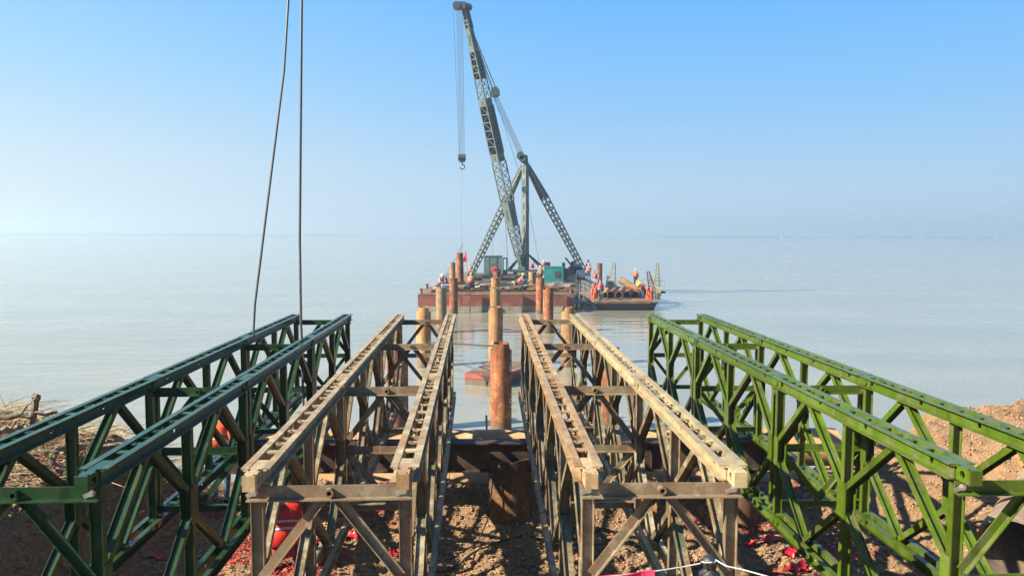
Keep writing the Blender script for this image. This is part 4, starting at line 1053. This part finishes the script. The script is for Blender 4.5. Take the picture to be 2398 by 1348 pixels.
# ---------------------------------------------------------------- near people
person((at(518,1180,12.0).x, 12.0, 1.45), pi-.3, 'stand', 'orange', 'jeans', None, 'worker in orange vest and blue trousers behind the shaded green trusses', near=True, sleeves='orange')
g9 = ground_h(at(664,1300,9.1).x, 9.1)
pc = person((at(664,1300,9.1).x, 9.1, g9-.02), pi+.25, 'crouch', 'red', 'maroon', 'helmet_y', 'worker in bright red jacket crouching with back turned behind the tan front frame', near=True, sleeves='red', scale=1.0)

# ---------------------------------------------------------------- rope post, rope, ribbon in front
pp = at(1662, 1320, 3.45)
root = thing('rope_post', (pp.x, pp.y, 1.9), 'black capped post with white rope tied round it at the bottom edge', 'post')
mb = MB(); prof = [(-.6,.030),(-.17,.030),(-.165,.050),(-.045,.050),(-.035,.036),(-.02,.028),(.0,.034),(.018,.038),(.034,.030),(.044,.012)]
nn = 20; vv = []; fs = []
for h_, r_ in prof:
    for j in range(nn): a = 2*pi*j/nn; vv.append(V((pp.x+cos(a)*r_, pp.y+sin(a)*r_, pp.z+h_)))
for i in range(len(prof)-1): fs += [(i*nn+j, i*nn+(j+1) % nn, (i+1)*nn+(j+1) % nn, (i+1)*nn+j) for j in range(nn)]
fs += [tuple(range(nn))[::-1], tuple(range((len(prof)-1)*nn, len(prof)*nn))]
mb.add(vv, fs); part(root, 'cap', mb, M['black'], smooth=True)
part(root, 'shaft', MB().tube((pp.x,pp.y,1.9),(pp.x,pp.y,pp.z-.601),.03,12), M['steel_lt'])
knot = at(1662, 1316, 3.40)
a_ = at(1400, 1352, 3.3); b_ = at(1535, 1336, 3.37); c_ = at(1845, 1362, 3.2)
pts = [at(1300,1366,3.28), a_, b_, at(1600,1326,3.40), at(1640,1318,3.405)]+[knot+V((.036*cos(a), .036*sin(a)+.03, .004*sin(3*a))) for a in [radians(v) for v in (200,240,280,320,360)]]+[at(1700,1324,3.36), at(1745,1334,3.32), c_, at(1990,1390,3.1)]
single('rope', MB().path(pts, .0030, 7), M['rope'], 'thin white rope strung across the bottom edge', 'rope', a_)
nx = 14; vs = []
for j in range(4):
    for i in range(nx):
        u = i/(nx-1); px = 1395+138*u; top = 1352-18*u if u > .02 else 1352
        q_ = at(px, 1350-16*u+ j*14, 3.335); vs.append(q_+V((0,.008*sin(u*9+j),0)))
me = MB().add(vs, [(j*nx+i, j*nx+i+1, (j+1)*nx+i+1, (j+1)*nx+i) for j in range(3) for i in range(nx-1)]).mesh('pennant', M['pink'], a_)
o_ = tag(link('pennant', me, None, a_), 'bright pink pennant cloth hanging from the white rope', 'pennant'); o_.modifiers.new('t','SOLIDIFY').thickness = .003

# red plastic scraps on the ground
def scrap(px, py, Y, w, h, seed, label):
    r_ = random.Random(seed); p = at(px, py, Y); x, y = p.x, p.y; nx, ny = 9, 6; vs = []
    for j in range(ny):
        for i in range(nx):
            a, b_ = (i/(nx-1)-.5)*w, (j/(ny-1)-.5)*h
            xx, yy = x+a+r_.uniform(-.03,.03), y+b_+.3*a*r_.uniform(.5,1); vs.append(V((xx, yy, ground_h(xx, yy)+.02+abs(r_.gauss(0,.045)))))
    me = MB().add(vs, [(j*nx+i, j*nx+i+1, (j+1)*nx+i+1, (j+1)*nx+i) for j in range(ny-1) for i in range(nx-1)]).mesh('plastic_scrap', M['scrap'], V((x,y,ground_h(x,y))))
    o_ = tag(link('plastic_scrap', me, None, (x,y,ground_h(x,y))), label, 'plastic scrap', 'crumpled red plastic pieces on the clay'); sb_ = o_.modifiers.new('s','SUBSURF'); sb_.levels = sb_.render_levels = 1; o_.modifiers.new('t','SOLIDIFY').thickness = .003
M['scrap'] = plain('red_plastic', (.48,.008,.018), .35, .2, 12)
def gy(px, py):
    y = 6.0
    while y < 14:
        p = at(px, py, y)
        if p.z <= ground_h(p.x, y, False)+.02: return y
        y += .05
    return 9.5
for px, py, w, h, lb in ((1790,1272,.75,.14,'long twisted red plastic strip beside the right brown post'), (1850,1300,.25,.5,'crumpled red plastic heap below the green chord'),
        (1865,1335,.40,.22,'lowest bright red plastic tangle at the bottom edge'), (1915,1180,.3,.14,'dark red plastic bit under the green gusset'),
        (820,1265,.35,.25,'red plastic bag lying behind the tan front brace'), (925,1300,.2,.2,'small red plastic bit beside the tan front post'), (350,1300,.45,.25,'dark red plastic piece on the shaded bank at left')):
    scrap(px, py, gy(px, py), w*.75, h*.6, px, lb)
# cables on the ground
def ground_cable(pp_, r, label):
    pts = []
    for (x0_, y0_), (x1_, y1_) in zip(pp_, pp_[1:]):
        for k in range(8):
            t = k/8; x = x0_+(x1_-x0_)*t; y = y0_+(y1_-y0_)*t+.06*sin(x*5); pts.append(V((x, y, ground_h(x, y)+.02)))
    single('cable', MB().path(pts, r, 6), M['cable'], label, 'cable', pts[0])
ground_cable([(-.9, 8.6), (-.2, 9.6), (.5, 9.95), (1.6, 10.1), (2.6, 9.4)], .013, 'black cable winding over the clay before the middle pile')
zt = 2.70
pts = [V((.12,10.22,2.68)), V((.05,10.20,2.4)), V((.02,10.18,2.1)), V((-.02,10.14,1.9)), V((-.15,9.9,ground_h(-.15,9.9)+.02)), V((-.5,9.4,ground_h(-.5,9.4)+.02))]
single('cable', MB().path(pts, .010, 6), M['cable'], 'black cable hanging down the shaded middle pile', 'cable', pts[-1])

# ---------------------------------------------------------------- left bank: driftwood, reeds, twigs
r_ = random.Random(21)
mb = MB()
for k in range(1300):
    x = r_.uniform(-8.2, -4.35); y = r_.uniform(8.3, 12.0); z = ground_h(x, y)
    if y < 10.2 and r_.random() < .93: continue
    a = r_.gauss(.1, .7); l = r_.uniform(.15, .75); dzz = r_.uniform(-.04,.14)
    p0 = V((x, y, z+r_.uniform(.0,.16))); mid_ = p0+V((cos(a)*l*.5, sin(a)*l*.5, dzz*.7+r_.uniform(-.03,.03))); p1 = p0+V((cos(a)*l, sin(a)*l, dzz))
    mb.path([p0, mid_, p1], r_.choice((.003,.004,.006,.009)), 4, .002)
tag(link('reed_litter', mb.mesh('reed_litter', M['reed'])), kind='stuff', label='dry reed stalks and brushwood heaped on the left bank')
mb = MB()
for k in range(1500):
    x = r_.uniform(-8.2, -4.3); y = r_.uniform(7.8, 11.5); z = ground_h(x, y)+r_.uniform(.01,.12); a = r_.uniform(0,6); l = r_.uniform(.015,.05)
    ux = V((cos(a), sin(a), r_.uniform(-.5,.5)))*l; uy = V((-sin(a), cos(a), r_.uniform(-.5,.5)))*l*.4; c0 = V((x,y,z))
    mb.add([c0-ux, c0-uy, c0+ux, c0+uy], [(0,1,2,3)])
tag(link('low_weeds', mb.mesh('low_weeds', M['leaf'])), kind='stuff', label='small dull green weeds on the left bank')
def branch(name, p0, h, spread, mat, label, seed, n0=5, r0=.008):
    q = random.Random(seed); root = thing(name, p0, label, 'bare shrub', 'bare shrubs on the left bank'); 
    for k in range(n0):
        mb = MB(); a = q.uniform(-1,1)*spread; pts = [V(p0)]; d = V((a, q.uniform(-.3,.3), 1)).normalized(); hh = h*q.uniform(.6,1)
        for i in range(7):
            d = (d+V((q.uniform(-.25,.25)+a*.15, q.uniform(-.2,.2), -.04))).normalized(); pts.append(pts[-1]+d*hh/7)
        mb.path(pts, r0, 5, .002)
        for i in range(2, 6):
            d2 = V((q.uniform(-.8,.8), q.uniform(-.5,.5), .7)).normalized(); mb.path([pts[i], pts[i]+d2*hh*.12+V((0,0,.01)), pts[i]+d2*hh*.25+V((0,0,.05))], r0*.5, 4, .001)
        part(root, 'twig', mb, mat)
def gp(px, y, dz=0): x = at(px, 1000, y).x; return V((x, y, ground_h(x, y)+dz))
branch('bare_shrub', gp(35, 9.9), .75, .5, M['wood'], 'thin bare twigs rising above the reeds at the left edge', 1, 6, .006)
branch('bare_shrub', gp(200, 9.8), .60, .8, M['wood'], 'arching bare twig over the left bank behind the green chord', 2, 4, .009)
branch('bare_shrub', gp(305, 10.3), .50, .7, M['wood'], 'fine fan of bare twigs seen through the shaded green truss', 3, 6, .005)
branch('bare_shrub', gp(110, 9.6), .45, .9, M['reed'], 'tangle of pale stalks beside the upright stump', 4, 7, .006)
# stump
p0 = gp(70, 9.7); p1 = at(84, 932, 9.7)
root = thing('driftwood_stump', p0, 'upright broken driftwood stump on the left bank', 'stump')
part(root, 'trunk', MB().path([p0, p0.lerp(p1,.4)+V((-.01,0,0)), p0.lerp(p1,.8)+V((.0,0,0)), p1], .035, 8, .045), M['wood'], smooth=True)
part(root, 'knot', MB().blob(p1+V((.01,-.01,.01)), .055, .045, .06, 8, 5, .25, r_), M['wood'])
def log(px0, py0, px1, py1, y, r, label):
    a_ = at(px0, py0, y); b_ = at(px1, py1, y+.25); k = 7; q = random.Random(px0)
    pts = [a_.lerp(b_, i/k)+V((0, q.uniform(-.04,.04), q.uniform(-.03,.03))) for i in range(k+1)]
    root = thing('driftwood_log', a_, label, 'log', 'driftwood logs on the left bank'); part(root, 'trunk', MB().path(pts, r, 9, r*.6), M['wood'], smooth=True)
    part(root, 'side_branch', MB().path([pts[3], pts[3]+V((.12,-.05,.14)), pts[3]+V((.2,-.1,.18))], r*.4, 6, r*.2), M['wood'])
log(-20, 985, 130, 965, 9.5, .035, 'thin driftwood log topmost on the left bank')
log(60, 1062, 300, 1040, 9.7, .05, 'long dark driftwood log along the bank edge')
log(-10, 1010, 60, 1000, 9.2, .04, 'short driftwood log at the left edge')

# distant buildings
for i, px in enumerate((1832, 1868, 1895, 1970, 1990, 2045, 2163, 2280, 2338, 2385)):
    p = at(px, 551, 1495); w = (5,4,5,7,12,6,7,14,12,16)[i]; hh = .7*(4.5,3.2,3.5,4,4.5,3.6,4,5,4,3.6)[i]
    root = thing('distant_building', (p.x, 1490, 0), 'tiny pale building in the haze on the far shore, number of its row unclear', 'building', 'tiny pale buildings on the far shore')
    root['label'] = 'tiny pale building on the hazy far right shore, '+('leftmost','second from the left','third from the left','fourth from the left','wide one, fifth from the left','sixth from the left','seventh from the left','large one, third from the right','second from the right','widest one, rightmost')[i]
    lpart('wall', MB().box(-w/2, w/2, 0, 8, .5, hh), M['bldg'], root); lpart('roof', MB().add([(-w/2-.3,-.3,hh),(w/2+.3,-.3,hh),(w/2+.3,8.3,hh),(-w/2-.3,8.3,hh),(-w/2,4,hh+1.4),(w/2,4,hh+1.4)], [(0,1,5,4),(2,3,4,5),(1,2,5),(3,0,4),(3,2,1,0)]), M['steel_lt'], root)
